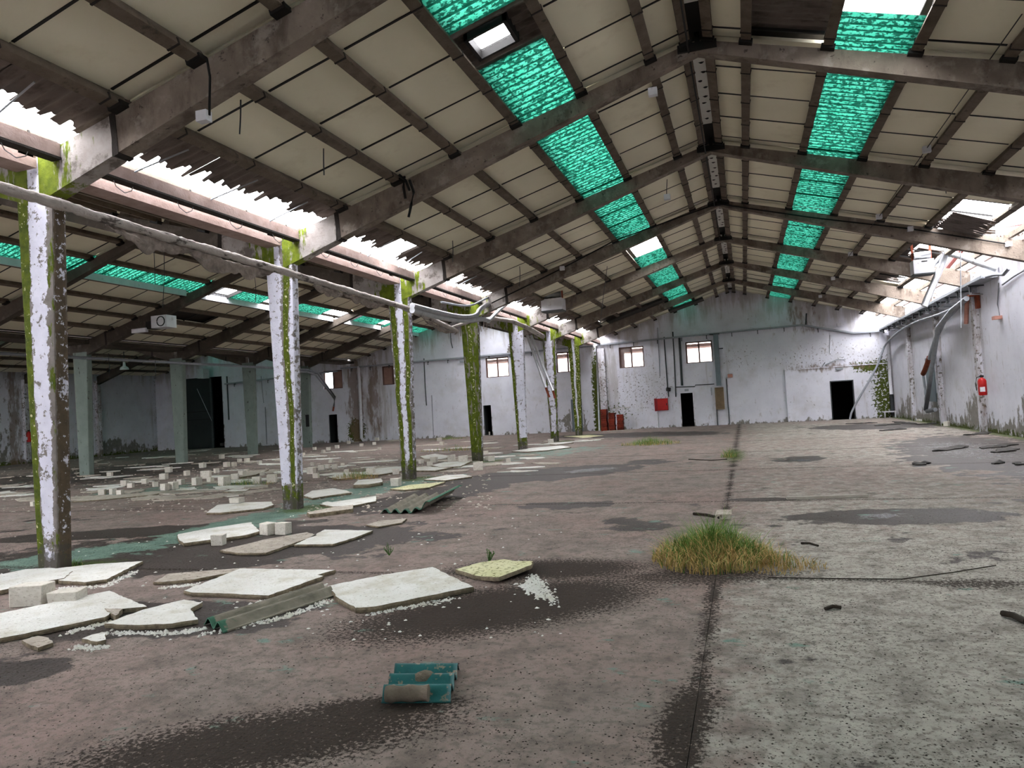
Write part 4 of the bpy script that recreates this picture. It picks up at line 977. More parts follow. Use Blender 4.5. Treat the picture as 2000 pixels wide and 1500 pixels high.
pipe([PY(1597, 735, YE-.1), PY(1605, 718, YE-.1), PY(1611, 708, YE-.1)], 0.025, 'conduit', 'bent loose tube above the ledge of the lined wall', 'conduit', 'wall_conduit', 6, smooth=False)
pipe([PY(1611, 712, YE-.1), PY(1635, 702, YE-.1), PY(1650, 703, YE-.1)], 0.025, 'conduit', 'long loose tube slanting above the lined wall', 'conduit', 'wall_conduit', 6, smooth=False)
# leaning hose by the widest doorway
pipe([PY(1660, 819, YE-.6), PY(1664, 800, YE-.6), PY(1712, 720, YE-.5), PY(1722, 690, YE-.5), PY(1730, 670, YE-.5), PX(1773, 633, 7.0), PX(1853, 609, 7.0), PX(1887, 583, 7.05)], 0.05, 'conduit', 'long grey hose drooping from the side wall tray to the widest doorway', 'hose', 'hose', 8)
cond([(1735, 655), (1738, 735), (1741, 770)], 0.09, 'white', 'white downpipe in the corner beside the moss', YE-0.22)
cond([(1741, 770), (1743, 800), (1744, 812)], 0.10, 'darkconduit', 'dark foot of the corner downpipe', YE-0.22)
cond([(1742, 640), (1747, 730), (1752, 812)], 0.10, 'mortar', 'black drainpipe in the corner of the side wall', YE-0.12)
t = thing('drain_trap', 'broken white basin remains at the foot of the corner pipe', 'basin', PY(1738, 812, YE-.4)); c = PY(1738, 808, YE-.4)
part('rim', MB().box(c[0]-.3, c[0]+.3, c[1]-.15, c[1]+.15, 0.28, 0.34), M['white'], t); 
for s in (-.26, .22): part('leg', MB().box(c[0]+s, c[0]+s+.05, c[1]-.1, c[1]+.1, 0, 0.28), M['white'], t)
# brick stack
sx, sy = -6.9, YE-1.0
for i in range(3):
    hh = [11, 9, 8][i]; x0 = PY([1176, 1191, 1207][i], 838, sy)[0]
    t = thing('brick_stack', ['dark left stack of red hollow bricks beside the stained downpipe', 'middle orange red stack of hollow bricks by the end wall', 'right stack of red hollow bricks with a pale board on top'][i], 'brick stack', (x0, sy, 0))
    for j in range(hh):
        part('brick', MB().box(x0+U(-.015, .015), x0+0.33+U(-.015, .015), sy-0.25+U(-.02, .02), sy+0.25, j*0.112+0.003, j*0.112+0.108), M['brick'], t)
x0, x1 = PY(1196, 800, sy)[0], PY(1222, 800, sy)[0]
solo('loose_board', MB().box(x0, x1+0.25, sy-0.3, sy+0.2, 1.246, 1.275), M['timber'], 'pale board lying on the red brick stacks', 'board', ((x0+x1)/2, sy, 1.246))
solo('loose_board', MB().box(x0-0.5, x1+0.6, sy-0.75, sy-0.4, 0.003, 0.03), M['timber'], 'pale plank on the floor before the brick stacks', 'board', ((x0+x1)/2, sy-.6, 0.003))

# ------------------------------------------------------------------ side wall services
t = tray([(7.1, 42-0.3, 4.55), (7.1, 24.6, 4.68)], 'cable_tray', 'long galvanised cable ladder hanging off the side wall, its near end loose', np.array([0.42, 0, 0]))
part('loose_end', MB().tube([(7.0, 24.7, 4.70), (7.02, 24.0, 4.66), (7.1, 23.5, 4.58), (7.15, 23.2, 4.70)], 0.05, 6), M['conduit'], t)
for q in range(13):
    yy = 26+q*1.15; part('rung_hook', MB().tube([(6.9, yy, 4.6), (6.9, yy+.02, 4.36), (7.28, yy+.04, 4.34)], 0.018, 5), M['conduit'], t)
pipe([PX(1888, 583, 6.9), PX(1860, 605, 6.9), PX(1832, 640, 6.9), PX(1820, 720, 6.95), PX(1808, 800, 7.0), PX(1811, 803, 7.0), PX(1827, 800, 7.1)], 0.085, 'conduit', 'broken grey pipe sagging down the side wall to the floor', smooth=False)
pipe([PX(1880, 590, 7.0), PX(1845, 625, 7.0), PX(1828, 660, 7.0), PX(1815, 700, 7.05)], 0.08, 'conduit', 'second sagging pipe snapped off half way down the side wall', smooth=False)
pipe([PX(1815, 698, 7.05), PX(1807, 722, 7.05), PX(1803, 730, 7.05)], 0.10, 'rust', 'rusted broken pipe end on the side wall')
pipe([PX(1803, 730, 7.1), PX(1808, 770, 7.1), PX(1808, 785, 7.1)], 0.05, 'conduit', 'thin pipe under the rusted pipe end')
pipe([PX(1889, 584, 7.1), PX(1887, 632, 7.1)], 0.07, 'rustpink', 'short pink pipe hanging by the pilaster with the extinguisher', smooth=False)
solo('pipe_bracket', MB().box(7.0, 7.3, 26.4, 26.7, 4.35, 4.42).box(7.2, 7.3, 26.45, 26.65, 3.95, 4.42), M['rust'], 'rusty angle bracket at the head of the extinguisher pilaster', 'bracket', (7.2, 26.5, 3.95))
pipe([PX(1875, 385, 6.3), PX(1877, 640, 6.3)], 0.014, 'conduit', 'thin straight rod hanging from the roof before the side wall', 'rod', 'hanging_rod', 6, smooth=False)
def extinguisher(c, r, hh, label):
    t = thing('fire_extinguisher', label, 'fire extinguisher', (c[0], c[1], c[2]))
    n = 14; prof = [(0, r*0.9), (0.03, r), (hh*0.72, r), (hh*0.82, r*0.75), (hh*0.87, r*0.3), (hh*0.9, r*0.28)]
    mb = MB(); vs = [(c[0]+rr*math.cos(2*math.pi*i/n), c[1]+rr*math.sin(2*math.pi*i/n), c[2]+z) for z, rr in prof for i in range(n)]
    fs = [(j*n+i, j*n+(i+1) % n, (j+1)*n+(i+1) % n, (j+1)*n+i) for j in range(len(prof)-1) for i in range(n)]; fs.append(tuple(range(n))[::-1])
    mb.add(vs, fs, True); cy = part('cylinder', mb, M['red'], t)
    part('valve', MB().box(c[0]-.05, c[0]+.05, c[1]-.03, c[1]+.03, c[2]+hh*0.9, c[2]+hh), M['steel'], t)
    part('hose', MB().tube([(c[0]-.05, c[1], c[2]+hh*.95), (c[0]-.14, c[1], c[2]+hh*.9), (c[0]-r-.06, c[1], c[2]+hh*.6), (c[0]-r-.04, c[1], c[2]+hh*.25)], 0.014, 6), M['black'], t)
    sub('label', MB().box(c[0]-r*.8, c[0]+r*.3, c[1]-r-.008, c[1]-r*.6, c[2]+hh*.18, c[2]+hh*.42), M['white'], cy, label='white paper label')
c = PX(1920, 772, XR-0.29); extinguisher((c[0], c[1], c[2]), 0.12, 0.62, 'red fire extinguisher on the pilaster of the white side wall')
extinguisher((XW+0.4, fy(5)-0.1, 1.25), 0.13, 0.7, 'dim red fire extinguisher on the far side wall')
c = PX(1955, 620, XR); t = thing('wall_lamp', 'small lamp box on the side wall at the end of a cable', 'lamp', c)
part('lamp_box', MB().box(XR-.2, XR-.002, c[1]-.13, c[1]+.13, c[2]-.05, c[2]+.05), M['rustpink'], t)
a = PX(1953, 552, XR); part('cable', MB().tube([(XR-.03, a[1], a[2]), (XR-.03, c[1]+.1, c[2]+.4), (XR-.03, c[1], c[2]+.05)], 0.015, 5), M['conduit'], t)
solo('wall_patch', MB().box(XR-0.03, XR-0.002, 32.9, 34.3, 0.9, 2.7), M['trunk'], 'grey panel fixed low on the side wall behind the broken pipes', 'panel', (XR-.02, 33.6, .9))
# ladder hooks pattern on wall near right edge
pipe([PX(2000, 528, XR-.05), PX(1980, 540, XR-.05), PX(1958, 556, XR-.05)], 0.025, 'conduit', 'bent conduit on the side wall near the open eave', 'conduit', 'wall_conduit', 6, smooth=False)

# pipes of the grey-green column row
pipe([(-24.0, 12, 4.5), (-24.0, 36.6, 4.5), (-24.0, 37.6, 4.36), (-24.0, 39.4, 2.9), (-24.0, 39.25, 2.4)], 0.06, 'conduit', 'long horizontal pipe before the grey-green columns, end bent down', smooth=False)
pipe([(-23.85, 34, 4.36), (-23.85, 36.3, 4.36), (-23.85, 37.2, 4.2), (-23.85, 39.1, 2.8), (-23.85, 39.0, 2.3)], 0.06, 'conduit', 'second bent pipe close under the long horizontal pipe', smooth=False)
pipe([(-24.0, 39.25, 2.4), (-24.0, 39.1, 2.05)], 0.055, 'rust', 'red pipe end under the bent pipe over the low doorway', smooth=False)
# lamps, boxes and cables under the roofs
def bell(c, label):
    t = thing('bell_lamp', label, 'lamp', c); n = 14; prof = [(0.42, 0.06), (0.2, 0.08), (0.12, 0.2), (0, 0.24)]
    mb = MB(); mb.add([(c[0]+r*math.cos(2*math.pi*i/n), c[1]+r*math.sin(2*math.pi*i/n), c[2]+z) for z, r in prof for i in range(n)], [(j*n+i, j*n+(i+1) % n, (j+1)*n+(i+1) % n, (j+1)*n+i) for j in range(3) for i in range(n)], True)
    part('shade', mb, M['white'], t); part('stem', MB().tube([(c[0], c[1], c[2]+.4), (c[0], c[1], c[2]+1.0)], 0.02, 6), M['darkconduit'], t)
bell(PY(243, 722, 31.5), 'dim bell lamp hanging in the furthest nave beside a grey-green column')
for i, (q, y, s) in enumerate((((320, 629), 21.4, 0.34), ((258, 733), 0, 0), )):
    if s:
        c = PY(*q, y); t = thing('fan_box', 'white fan housing under the dark roof beam between the first two mossy columns', 'fan', c)
        part('housing', MB().box(c[0]-s, c[0]+s, c[1]-.25, c[1]+.25, c[2]-.22, c[2]+.22), M['white'], t); part('fan_ring', MB().tube([(c[0]+.1+.17*math.cos(a), c[1]-.26, c[2]+.17*math.sin(a)) for a in np.linspace(0, 2*math.pi, 18)], 0.02, 5, False), M['steel'], t)
        part('dark_side', MB().box(c[0]-s-.3, c[0]-s, c[1]-.2, c[1]+.25, c[2]-.22, c[2]+.05), M['steel'], t)
c = PY(272, 645, 21.2); solo('tube_lamp', MB().box(c[0]-.3, c[0]+.35, c[1]-.06, c[1]+.06, c[2]-.09, c[2]+.06), M['white'], 'pale tube lamp under the roof beam left of the fan housing', 'lamp', c)
c = PY(398, 729, 41.0); solo('floodlight', MB().box(c[0]-.3, c[0]+.2, c[1]-.3, c[1]+.3, c[2]-.35, c[2]+.3), M['white'], 'white floodlight above the tall dark vehicle doorway', 'floodlight', c)
DANG = [((470, 195), (470, 225), (468, 262), 8.5), ((632, 290), (632, 318), (633, 342), 9.7), ((1303, 350), (1302, 370), (1302, 385), 16.5), ((884, 470), (885, 490), (884, 512), 18.0), ((1015, 520), (1016, 540), (1014, 560), 22.5), ((1186, 520), (1178, 580), (1172, 635), 30.5),
        ((300, 450), (301, 500), (303, 555), 20.6), ((320, 470), (321, 540), (318, 600), 20.8), ((497, 540), (500, 560), (499, 590), 25.0), ((212, 690), (213, 710), (214, 730), 31), ((303, 700), (304, 730), (304, 740), 30), ((1845, 340), (1846, 365), (1848, 378), 16.3)]
def RP(px, py, xr, sg):
    v = ray(px, py); zr = zpan(0); t = (zr+sg*0.283*xr-CAM_H)/(v[2]+sg*0.283*v[0]); return CP+v*t
for i, (a, b, c_, y) in enumerate(DANG):
    y = RP(a[0], a[1], XB if 6 <= i <= 8 else XC if i in (9, 10) else XA, 1 if i in (9, 10, 11) else -1)[1]
    pipe([PY(*a, y), PY(*b, y), PY(*c_, y)], 0.010, 'darkconduit', ['wire hanging from the nearest cream boards left of the roof hatch', 'short hooked wire under the second row of cream boards', 'wire with a small box under the ridge beams', 'hooked wire under the boards above the third mossy column',
        'thin wire under the boards near the hanging heater', 'long pale cable hanging under the last roof beams', 'black cable loop hanging in the middle nave beside the nearest column', 'thin black cable hanging to the dark roof beam', 'wire beside the second mossy column, middle nave', 'short wire in the furthest nave by the grey-green column', 'black wire crossing the long horizontal pipe', 'hooked wire under the third roof beam by the side wall'][i], 'cable', 'hanging_cable', 5)
def sagc(pts, label, r=0.008):
    pipe(pts, r, 'black', label, 'cable', 'cable', 5, smooth=False)
sagc([PY(1996, 28, 10.5), PY(1810, 290, 15.7), PY(1717, 423, 20.6), PY(1661, 496, 25.3), PY(1633, 543, 30.2)], 'long thin black cable strung under the side wall slope of the roof')
for i, (q, y) in enumerate((((1810, 292), 15.7), ((1717, 423), 20.6), ((1661, 496), 25.7), ((1627, 544), 30.7), ((1602, 579), 35.7), ((1778, 447), 21.7), ((1970, 477), 21.7), ((1098, 524), 21.6), ((1303, 385), 16.6), ((1275, 180), 11.7), ((398, 228), 6.7))):
    c = PY(*q, y); solo('junction_box', MB().box(c[0]-.07, c[0]+.07, c[1]-.05, c[1]+.05, c[2]-.06, c[2]+.06), M['white'], ['white box on the long cable near the third roof beam', 'white box where the long cable meets the fourth roof beam', 'white box on the fifth roof beam', 'white box on the sixth roof beam', 'white box on the last roof beam', 'white box on the conduit of the fourth roof beam, middle', 'white box at the end of the conduit by the open eave', 'white box on the fourth roof beam above the column row', 'pale box hanging below the ridge', 'pale box under the second roof beam near the ridge', 'pale box under the nearest roof beam'][i], 'junction box', c)
sagc([PY(1400, 398, 21.72), PY(1585, 425, 21.72), PY(1778, 447, 21.72), PY(1970, 477, 21.72)], 'pale conduit clipped along the fourth roof beam', 0.02)
sagc([PY(1400, 398, 21.72), PY(1200, 470, 21.72), PY(1098, 524, 21.72), PY(960, 592, 21.7)], 'conduit clipped along the fourth roof beam toward the columns', 0.02)
sagc([(XA-.12, fy(0), 7.2), (XA-.13, fy(1)-.2, 7.13), (XA-.12, fy(2)-.2, 7.1), (XA-.11, fy(3)-.2, 7.13), (XA-.12, fy(4)-.2, 7.13)], 'twisted black cable running under the ridge', 0.016)
# cable clump on the third roof beam
t = thing('cable_clump', 'clump of black cable ends hanging on the second roof beam', 'cable', PY(795, 350, 11.6))
for a, b, c_ in (((780, 342), (792, 352), (800, 372)), ((800, 352), (808, 375), (803, 400)), ((790, 345), (788, 365), (792, 388)), ((803, 400), (800, 415), (798, 424))):
    part('cable_end', MB().tube([PY(*a, 11.65), PY(*b, 11.6), PY(*c_, 11.62)], 0.025, 6), M['black'], t)
pipe([PY(404, 115, 6.72), PY(410, 150, 6.7), PY(409, 225, 6.7)], 0.014, 'black', 'black strap hanging down the nearest roof beam', 'strap', 'strap', 6, smooth=False)
# collapsed dark insulation under the last beams
c = PY(1245, 590, 36.4)
solo('fallen_board', MB().obox(PY(1245, 606, 36.2), (1.5, 0, 0.45), (0, 0.5, 0), (0.02, 0, -0.05)), M['debris'], 'black roof board sagging under the last but one roof beam', 'board', c)
solo('fallen_board', MB().obox(PY(1340, 596, 39.5), (0.9, 0, 0.25), (0, 0.5, 0), (0.02, 0, -0.05)), M['debris'], 'black gap board sagging close to the end wall gable', 'board', PY(1340, 596, 39.5))
# torn white membrane at the sixth column
mb = MB(); A, B, D, E_ = PY(1082, 628, 34), PY(1125, 610, 34), PY(1113, 625, 32.6), PY(1086, 653, 32.6)
vs = []; n = 8
for i in range(n+1):
    for j in range(n+1):
        u, v = i/n, j/n; P_ = (A*(1-u)+B*u)*(1-v)+(E_*(1-u)+D*u)*v; vs.append(P_+np.array([0, 0, -0.10*math.sin(math.pi*u)*v]))
W = n+1; fs = [(i*W+j, i*W+j+1, (i+1)*W+j+1, (i+1)*W+j) for i in range(n) for j in range(n)]
mb.add(vs, fs, True); mb.add([v+np.array([0, 0.01, 0.01]) for v in vs], [f[::-1] for f in fs], True)
solo('torn_membrane', mb, M['white'], 'torn white membrane flapping above the sixth column', 'membrane', A)

# ------------------------------------------------------------------ things lying on the floor
def slab_thing(px, label, z0=0.004, th=0.05, mat='foam', tilt=(0, 0), name='foam_board', cat='foam board', group=None, ragged=0.010):
    pts = [G(*q)[:2] for q in px]; out = []; rr = random.Random(len(label))
    for a, b in zip(pts, pts[1:]+pts[:1]):          # break the edges up
        L = np.linalg.norm(b-a); n = max(1, int(L/0.06)); nr = np.array([-(b-a)[1], (b-a)[0]])/(L+1e-9)
        for i in range(n):
            w = 0 if i == 0 else (rr.random()-0.5)*ragged*2
            out.append(a+(b-a)*i/n+nr*w)
    c = np.mean(out, axis=0); zt = lambda q: max(0, (q-c)@np.array(tilt))
    n = len(out); mb = MB()
    lo = [(q[0], q[1], z0+zt(q)) for q in out]; hi = [(q[0], q[1], z0+zt(q)+th) for q in out]
    ar = sum(out[i][0]*out[(i+1) % n][1]-out[(i+1) % n][0]*out[i][1] for i in range(n))
    if ar < 0: lo, hi = lo[::-1], hi[::-1]
    mid = [(c[0]+(x-c[0])*1.012, c[1]+(y-c[1])*1.012, z-th*0.45) for x, y, z in hi]
    vs = lo+mid+hi; fs = [tuple(range(n))[::-1], tuple(range(2*n, 3*n))]; mi = [0, 0]
    for a in (0, 1):
        for i in range(n): fs.append((a*n+i, a*n+(i+1) % n, (a+1)*n+(i+1) % n, (a+1)*n+i)); mi.append(1)
    mb.add(vs, fs)
    return solo(name, mb, None, label, cat, (c[0], c[1], z0), group, mats=[M[mat], M['foamedge']], midx=mi)
SL = [
 ([(-80, 1228), (0, 1207), (214, 1162), (287, 1194), (225, 1200), (205, 1215), (135, 1230), (7, 1256), (-80, 1268)], 'long yellowed white foam board lying nearest on the floor', 'foam', 0.05),
 ([(205, 1228), (280, 1200), (360, 1180), (395, 1186), (373, 1198), (387, 1220), (337, 1228), (270, 1231)], 'notched white foam board touching the corrugated sheet end', 'foam', 0.05),
 ([(160, 1256), (180, 1248), (204, 1243), (207, 1258), (190, 1262)], 'small white foam chip before the notched board', 'foam', 0.04),
 ([(43, 1259), (74, 1250), (95, 1254), (104, 1264), (74, 1274)], 'brownish broken slab chip in front of the longest foam board', 'foamgrey', 0.04),
 ([(205, 1199), (240, 1200), (232, 1210), (226, 1214)], 'brown crust flake on the corner of the longest foam board', 'foamgrey', 0.06),
 ([(-60, 1146), (0, 1131), (50, 1120), (97, 1117), (142, 1124), (125, 1138), (50, 1152), (0, 1163), (-60, 1172)], 'white foam board at the foot of the nearest mossy column', 'foam', 0.06),
 ([(92, 1119), (190, 1108), (279, 1103), (245, 1120), (209, 1139), (166, 1145), (118, 1142)], 'broad white foam board right of the nearest mossy column foot', 'foam', 0.05),
 ([(300, 1143), (330, 1127), (400, 1121), (480, 1115), (485, 1119), (430, 1128), (380, 1138), (320, 1143)], 'thin ragged strip of foam behind the broad speckled board', 'foamgrey', 0.04),
 ([(360, 1162), (470, 1118), (655, 1121), (620, 1131), (632, 1133), (525, 1172), (440, 1168), (375, 1166)], 'broad speckled white foam board in the middle of the litter', 'foam', 0.05),
 ([(640, 1155), (740, 1134), (845, 1117), (925, 1157), (890, 1164), (735, 1196), (695, 1199), (660, 1178)], 'bright white rectangular foam board on the dark grime patch', 'foam', 0.06),
 ([(890, 1120), (940, 1106), (985, 1100), (1042, 1111), (1038, 1121), (975, 1143), (930, 1133)], 'yellow green algae stained foam board propped up at one edge', 'foamyel', 0.05),
 ([(348, 1050), (410, 1038), (490, 1026), (507, 1044), (480, 1052), (360, 1068), (350, 1062)], 'white foam board with a pale block on its near edge', 'foam', 0.06),
 ([(430, 1080), (520, 1058), (600, 1044), (620, 1050), (520, 1085), (470, 1086)], 'dull foam board left of two overlapping ones', 'foamgrey', 0.04),
 ([(575, 1069), (635, 1039), (728, 1041), (690, 1056), (650, 1068)], 'pale foam board right of two overlapping ones', 'foam', 0.04),
 ([(403, 1006), (425, 990), (480, 985), (530, 984), (535, 990), (515, 997), (430, 1006)], 'foam board left of the second mossy column with a thin block on it', 'foam', 0.05),
 ([(593, 972), (610, 962), (650, 957), (678, 962), (686, 966), (640, 972), (610, 977)], 'curved foam board just behind the second mossy column', 'foam', 0.05),
 ([(625, 988), (690, 978), (735, 972), (735, 982), (690, 991), (650, 993)], 'flat white foam board right of the second mossy column', 'foam', 0.04),
 ([(600, 1008), (650, 998), (690, 993), (690, 1001), (640, 1008), (605, 1012)], 'greenish plank of foam in front of the second mossy column', 'foamgrey', 0.08),
 ([(690, 954), (700, 944), (745, 941), (748, 948), (720, 953)], 'rounded white foam lump between the second and third mossy columns', 'foam', 0.10),
 ([(762, 958), (800, 950), (870, 944), (838, 955), (790, 960)], 'mossy foam sheet before the third mossy column', 'foamyel', 0.04),
 ([(828, 939), (870, 931), (905, 929), (922, 933), (870, 941)], 'pale pointed foam board right of the third mossy column', 'foam', 0.04),
 ([(715, 1028), (745, 1020), (795, 1016), (785, 1024), (740, 1032)], 'slim broken foam flake before the fallen green sheet', 'foamgrey', 0.03),
 ([(628, 985), (640, 982), (655, 985), (640, 989)], 'little foam crumb slab beside the second mossy column', 'foam', 0.03),
 ([(820, 893), (850, 888), (885, 893), (862, 899), (830, 898)], 'foam board leaning flat behind the third mossy column', 'foam', 0.04),
 ([(843, 912), (870, 905), (920, 904), (900, 914), (860, 916)], 'white foam board among blocks beside the fourth column', 'foam', 0.06),
 ([(800, 917), (830, 914), (880, 916), (850, 922), (815, 922)], 'foam board strip among blocks before the fourth column', 'foam', 0.05),
 ([(690, 930), (740, 917), (790, 913), (788, 922), (740, 930)], 'large foam board left of the third mossy column', 'foam', 0.05),
 ([(640, 934), (680, 926), (715, 924), (700, 934), (660, 938)], 'thin foam board near the straw grass tuft', 'foam', 0.04),
 ([(1000, 883), (1040, 876), (1095, 872), (1115, 875), (1070, 881), (1030, 884)], 'long foam board beside the fifth column', 'foam', 0.04),
 ([(1060, 868), (1100, 865), (1120, 866), (1085, 870)], 'foam board beside the sixth column', 'foam', 0.04),
 ([(1100, 853), (1150, 851), (1180, 852), (1140, 856)], 'foam sheet before the last mossy column', 'foamyel', 0.03),
 ([(455, 930), (490, 922), (525, 920), (500, 930), (470, 935)], 'bluish foam board propped among blocks left of the second column', 'foamgrey', 0.06),
 ([(435, 963), (455, 959), (487, 958), (480, 962)], 'lone foam board on bare floor left of the second column', 'foam', 0.04),
 ([(140, 982), (200, 970), (330, 962), (300, 968), (200, 978)], 'long greenish foam strip beyond the nearest mossy column', 'foamgrey', 0.03),
]
for px, lb, mt, th in SL:
    tl = (0, 0)
    if 'propped up' in lb: tl = (0.12, -0.02)
    slab_thing(px, lb, th=th*0.8, mat=mt, tilt=tl)
# litter of foam pieces further off, one by one
rq = random.Random(5)
def region_piece(x0, y0, x1, y1): return G(rq.uniform(x0, x1), rq.uniform(y0, y1))
ZON = [((0, 925, 520, 975), 46, 'flat foam scrap in the block litter beyond the nearest mossy column'), ((600, 880, 760, 930), 26, 'flat foam scrap in the litter beyond the second mossy column'), ((820, 868, 1080, 925), 30, 'flat foam scrap in the litter around the fourth and fifth columns'),
       ((150, 888, 600, 925), 40, 'flat foam scrap between the grey-green columns'), ((380, 860, 720, 888), 24, 'flat foam scrap before the dim end wall'), ((760, 850, 1180, 870), 20, 'flat foam scrap before the end wall of the middle nave')]
FM = []
for i in range(5):
    n = 11; pts = [(0.5*(0.4+0.7*rq.random())*math.cos(2*math.pi*k/n), 0.28*(0.4+0.7*rq.random())*math.sin(2*math.pi*k/n)) for k in range(n)]
    mb = MB(); mb.add([(x, y, 0.003) for x, y in pts]+[(x, y, 0.024) for x, y in pts], [tuple(range(n))[::-1], tuple(range(n, 2*n))]+[(k, (k+1) % n, n+(k+1) % n, n+k) for k in range(n)])
    FM.append(mb.mesh('foam_scrap', M[['foam', 'foamgrey', 'foamgrey', 'foamgrey', 'foam'][i]]))
for (box, cnt, lb) in ZON:
    for i in range(cnt):
        g = region_piece(*box); o = link('foam_scrap', FM[rq.randrange(5)], None, (g[0], g[1], 0.0)); o.rotation_euler = (0, 0, rq.uniform(-0.6, 0.6)); s = rq.uniform(0.6, 2.0); o.scale = (s, s*rq.uniform(.6, 1.2), 1)
        tag(o, lb, 'foam scrap', lb.replace('flat foam scrap', 'foam scraps'))
# pale blocks
BM = []
for i in range(4):
    bm = bmesh.new(); bmesh.ops.create_cube(bm, size=1.0)
    for v in bm.verts: v.co += Vector((rq.uniform(-.04, .04), rq.uniform(-.04, .04), rq.uniform(-.05, .05) if v.co.z > 0 else 0)); v.co.z += 0.5
    bmesh.ops.bevel(bm, geom=bm.edges[:], offset=0.035, segments=1, affect='EDGES')
    me = bpy.data.meshes.new('block'); bm.to_mesh(me); bm.free(); me.materials.append(M['block']); BM.append(me)
BL = [(42, 1187, 70, 'biggest pale block at the frame edge before the column foot'), (113, 1185, 62, 'long pale block beside the biggest one'), (436, 1063, 25, 'pale block standing on the near edge of a foam board'), (517, 1047, 30, 'left of two pale blocks close together'), (548, 1046, 29, 'right of two pale blocks close together'),
      (457, 989, 26, 'thin pale block lying on the foam board left of the second column'), (771, 951, 19, 'pale block just before the third mossy column')]
GL = [('pale block among the litter by the fourth column', [(821, 907, 10), (846, 905, 14), (880, 903, 16), (903, 906, 18), (951, 901, 11), (959, 902, 13), (992, 904, 10), (932, 920, 20), (771, 928, 14), (838, 912, 12), (948, 889, 9)]),
      ('pale block in the row of litter beyond the nearest mossy column', [(212, 932, 10), (316, 938, 15), (398, 936, 19), (326, 924, 13), (393, 915, 12), (380, 949, 19), (318, 959, 16), (334, 957, 18), (240, 950, 13), (252, 954, 12), (217, 967, 14), (231, 969, 13), (196, 968, 13), (62, 990, 12), (433, 950, 24), (280, 946, 12), (350, 948, 13), (362, 930, 12), (408, 944, 13), (300, 952, 12)]),
      ('pale block in the litter left of the second mossy column', [(431, 897, 10), (440, 913, 12), (466, 904, 9), (480, 905, 11), (480, 925, 9), (527, 944, 20), (498, 946, 17), (470, 932, 14), (456, 938, 14), (510, 930, 10), (455, 912, 10), (420, 925, 11), (505, 908, 9)]),
      ('pale block in the litter between the second and third mossy columns', [(605, 927, 16), (626, 920, 13), (638, 916, 10), (652, 917, 11), (645, 905, 8), (668, 912, 8), (615, 935, 12), (722, 929, 16), (675, 925, 9), (610, 911, 9)]),
      ('small pale block far back before the end wall', [(657, 877, 8), (640, 881, 8), (857, 863, 9), (862, 871, 9), (953, 851, 8), (680, 868, 7), (735, 862, 8), (410, 876, 8), (432, 872, 7), (705, 873, 7), (630, 886, 8), (730, 870, 7), (613, 880, 7), (590, 892, 8), (1075, 868, 12), (740, 880, 7)])]
nb = 0
def block(px, py, w, lb, group):
    global nb
    g = G(px, py-1); dist = (np.array(g)-CP)@fw; s = w*dist/F_PX
    o = link('block', BM[nb % 4], None, (g[0], g[1]+s*0.35, 0.0)); nb += 1
    o.rotation_euler = (0, 0, rq.uniform(-0.5, 0.5)); hgt = min(s*0.8, 0.24) if w < 40 else (0.2 if px < 80 else 0.13)
    if 'thin' in lb: hgt = 0.1; o.location.z = 0.055
    o.scale = (s*0.92, s*0.7, hgt)
    if w >= 40: o.rotation_euler = (0, 0, 0.35)
    if 'standing on' in lb: o.location.y -= 0.15
    tag(o, lb, 'block', group)
for x, y, w, lb in BL: block(x, y, w, lb, 'pale aerated blocks')
for lb, lst in GL:
    for x, y, w in lst: block(x, y, w, lb, lb.replace('pale block', 'pale blocks'))

# fallen corrugated sheets
def fallen(px4, nw, amp, label, mat, curl=0.0, z0=0.0, attrs=True, broken=None, th=0.008):
    A, B, D, E_ = [np.array([*G(*q)[:2], 0]) for q in px4]      # across the waves A->B, along D = A side far end, E_ = B side far end
    nu, nv = nw*10, 12; vs = []; ed = []
    for j in range(nv+1):
        for i in range(nu+1):
            u, v = i/nu, j/nv
            if broken: v = v*broken(u)
            P_ = (A*(1-u)+B*u)*(1-v)+(D*(1-u)+E_*u)*v
            z = z0+amp*(1-math.cos(2*math.pi*nw*u))+curl*max(0, u-0.55)**2*4*(1 if curl else 0)
            vs.append((P_[0], P_[1], z+0.004)); ed.append(0.9 if v < 0.05 or (nw > 2 and u > 0.93) else 0.12)
    W = nu+1; fs = [(j*W+i, j*W+i+1, (j+1)*W+i+1, (j+1)*W+i) for j in range(nv) for i in range(nu)]
    mb = MB(); mb.add(vs, fs, True); n = len(vs); mb.add([(x, y, z+th) for x, y, z in vs], [f[::-1] for f in fs], True)
    rim = [i for i in range(W)]+[j*W+nu for j in range(1, nv+1)]+[nv*W+i for i in range(nu-1, -1, -1)]+[j*W for j in range(nv-1, 0, -1)]
    for q in range(len(rim)): a, b = rim[q], rim[(q+1) % len(rim)]; mb.f.append((a, b, b+n, a+n)); mb.sm.append(False)
    b = np.mean(vs, axis=0); return solo('fallen_sheet', mb, M[mat], label, 'fallen sheet', (b[0], b[1], 0), 'fallen corrugated sheets', attrs=dict(edge=ed+ed))
fallen([(398, 1222), (436, 1238), (622, 1150), (655, 1165)], 2, 0.034, 'narrow grey-green corrugated sheet leaning toward the bright foam board', 'greensheet', th=0.012)
fallen([(742, 1004), (842, 1004), (800, 972), (905, 968)], 5, 0.035, 'fallen corrugated sheet with green rim and one curled side', 'greensheet', curl=0.25)
fallen([(745, 1375), (778, 1310), (880, 1374), (898, 1310)], 3, 0.035, 'broken teal corrugated piece lying alone on the near floor', 'teal', th=0.006)
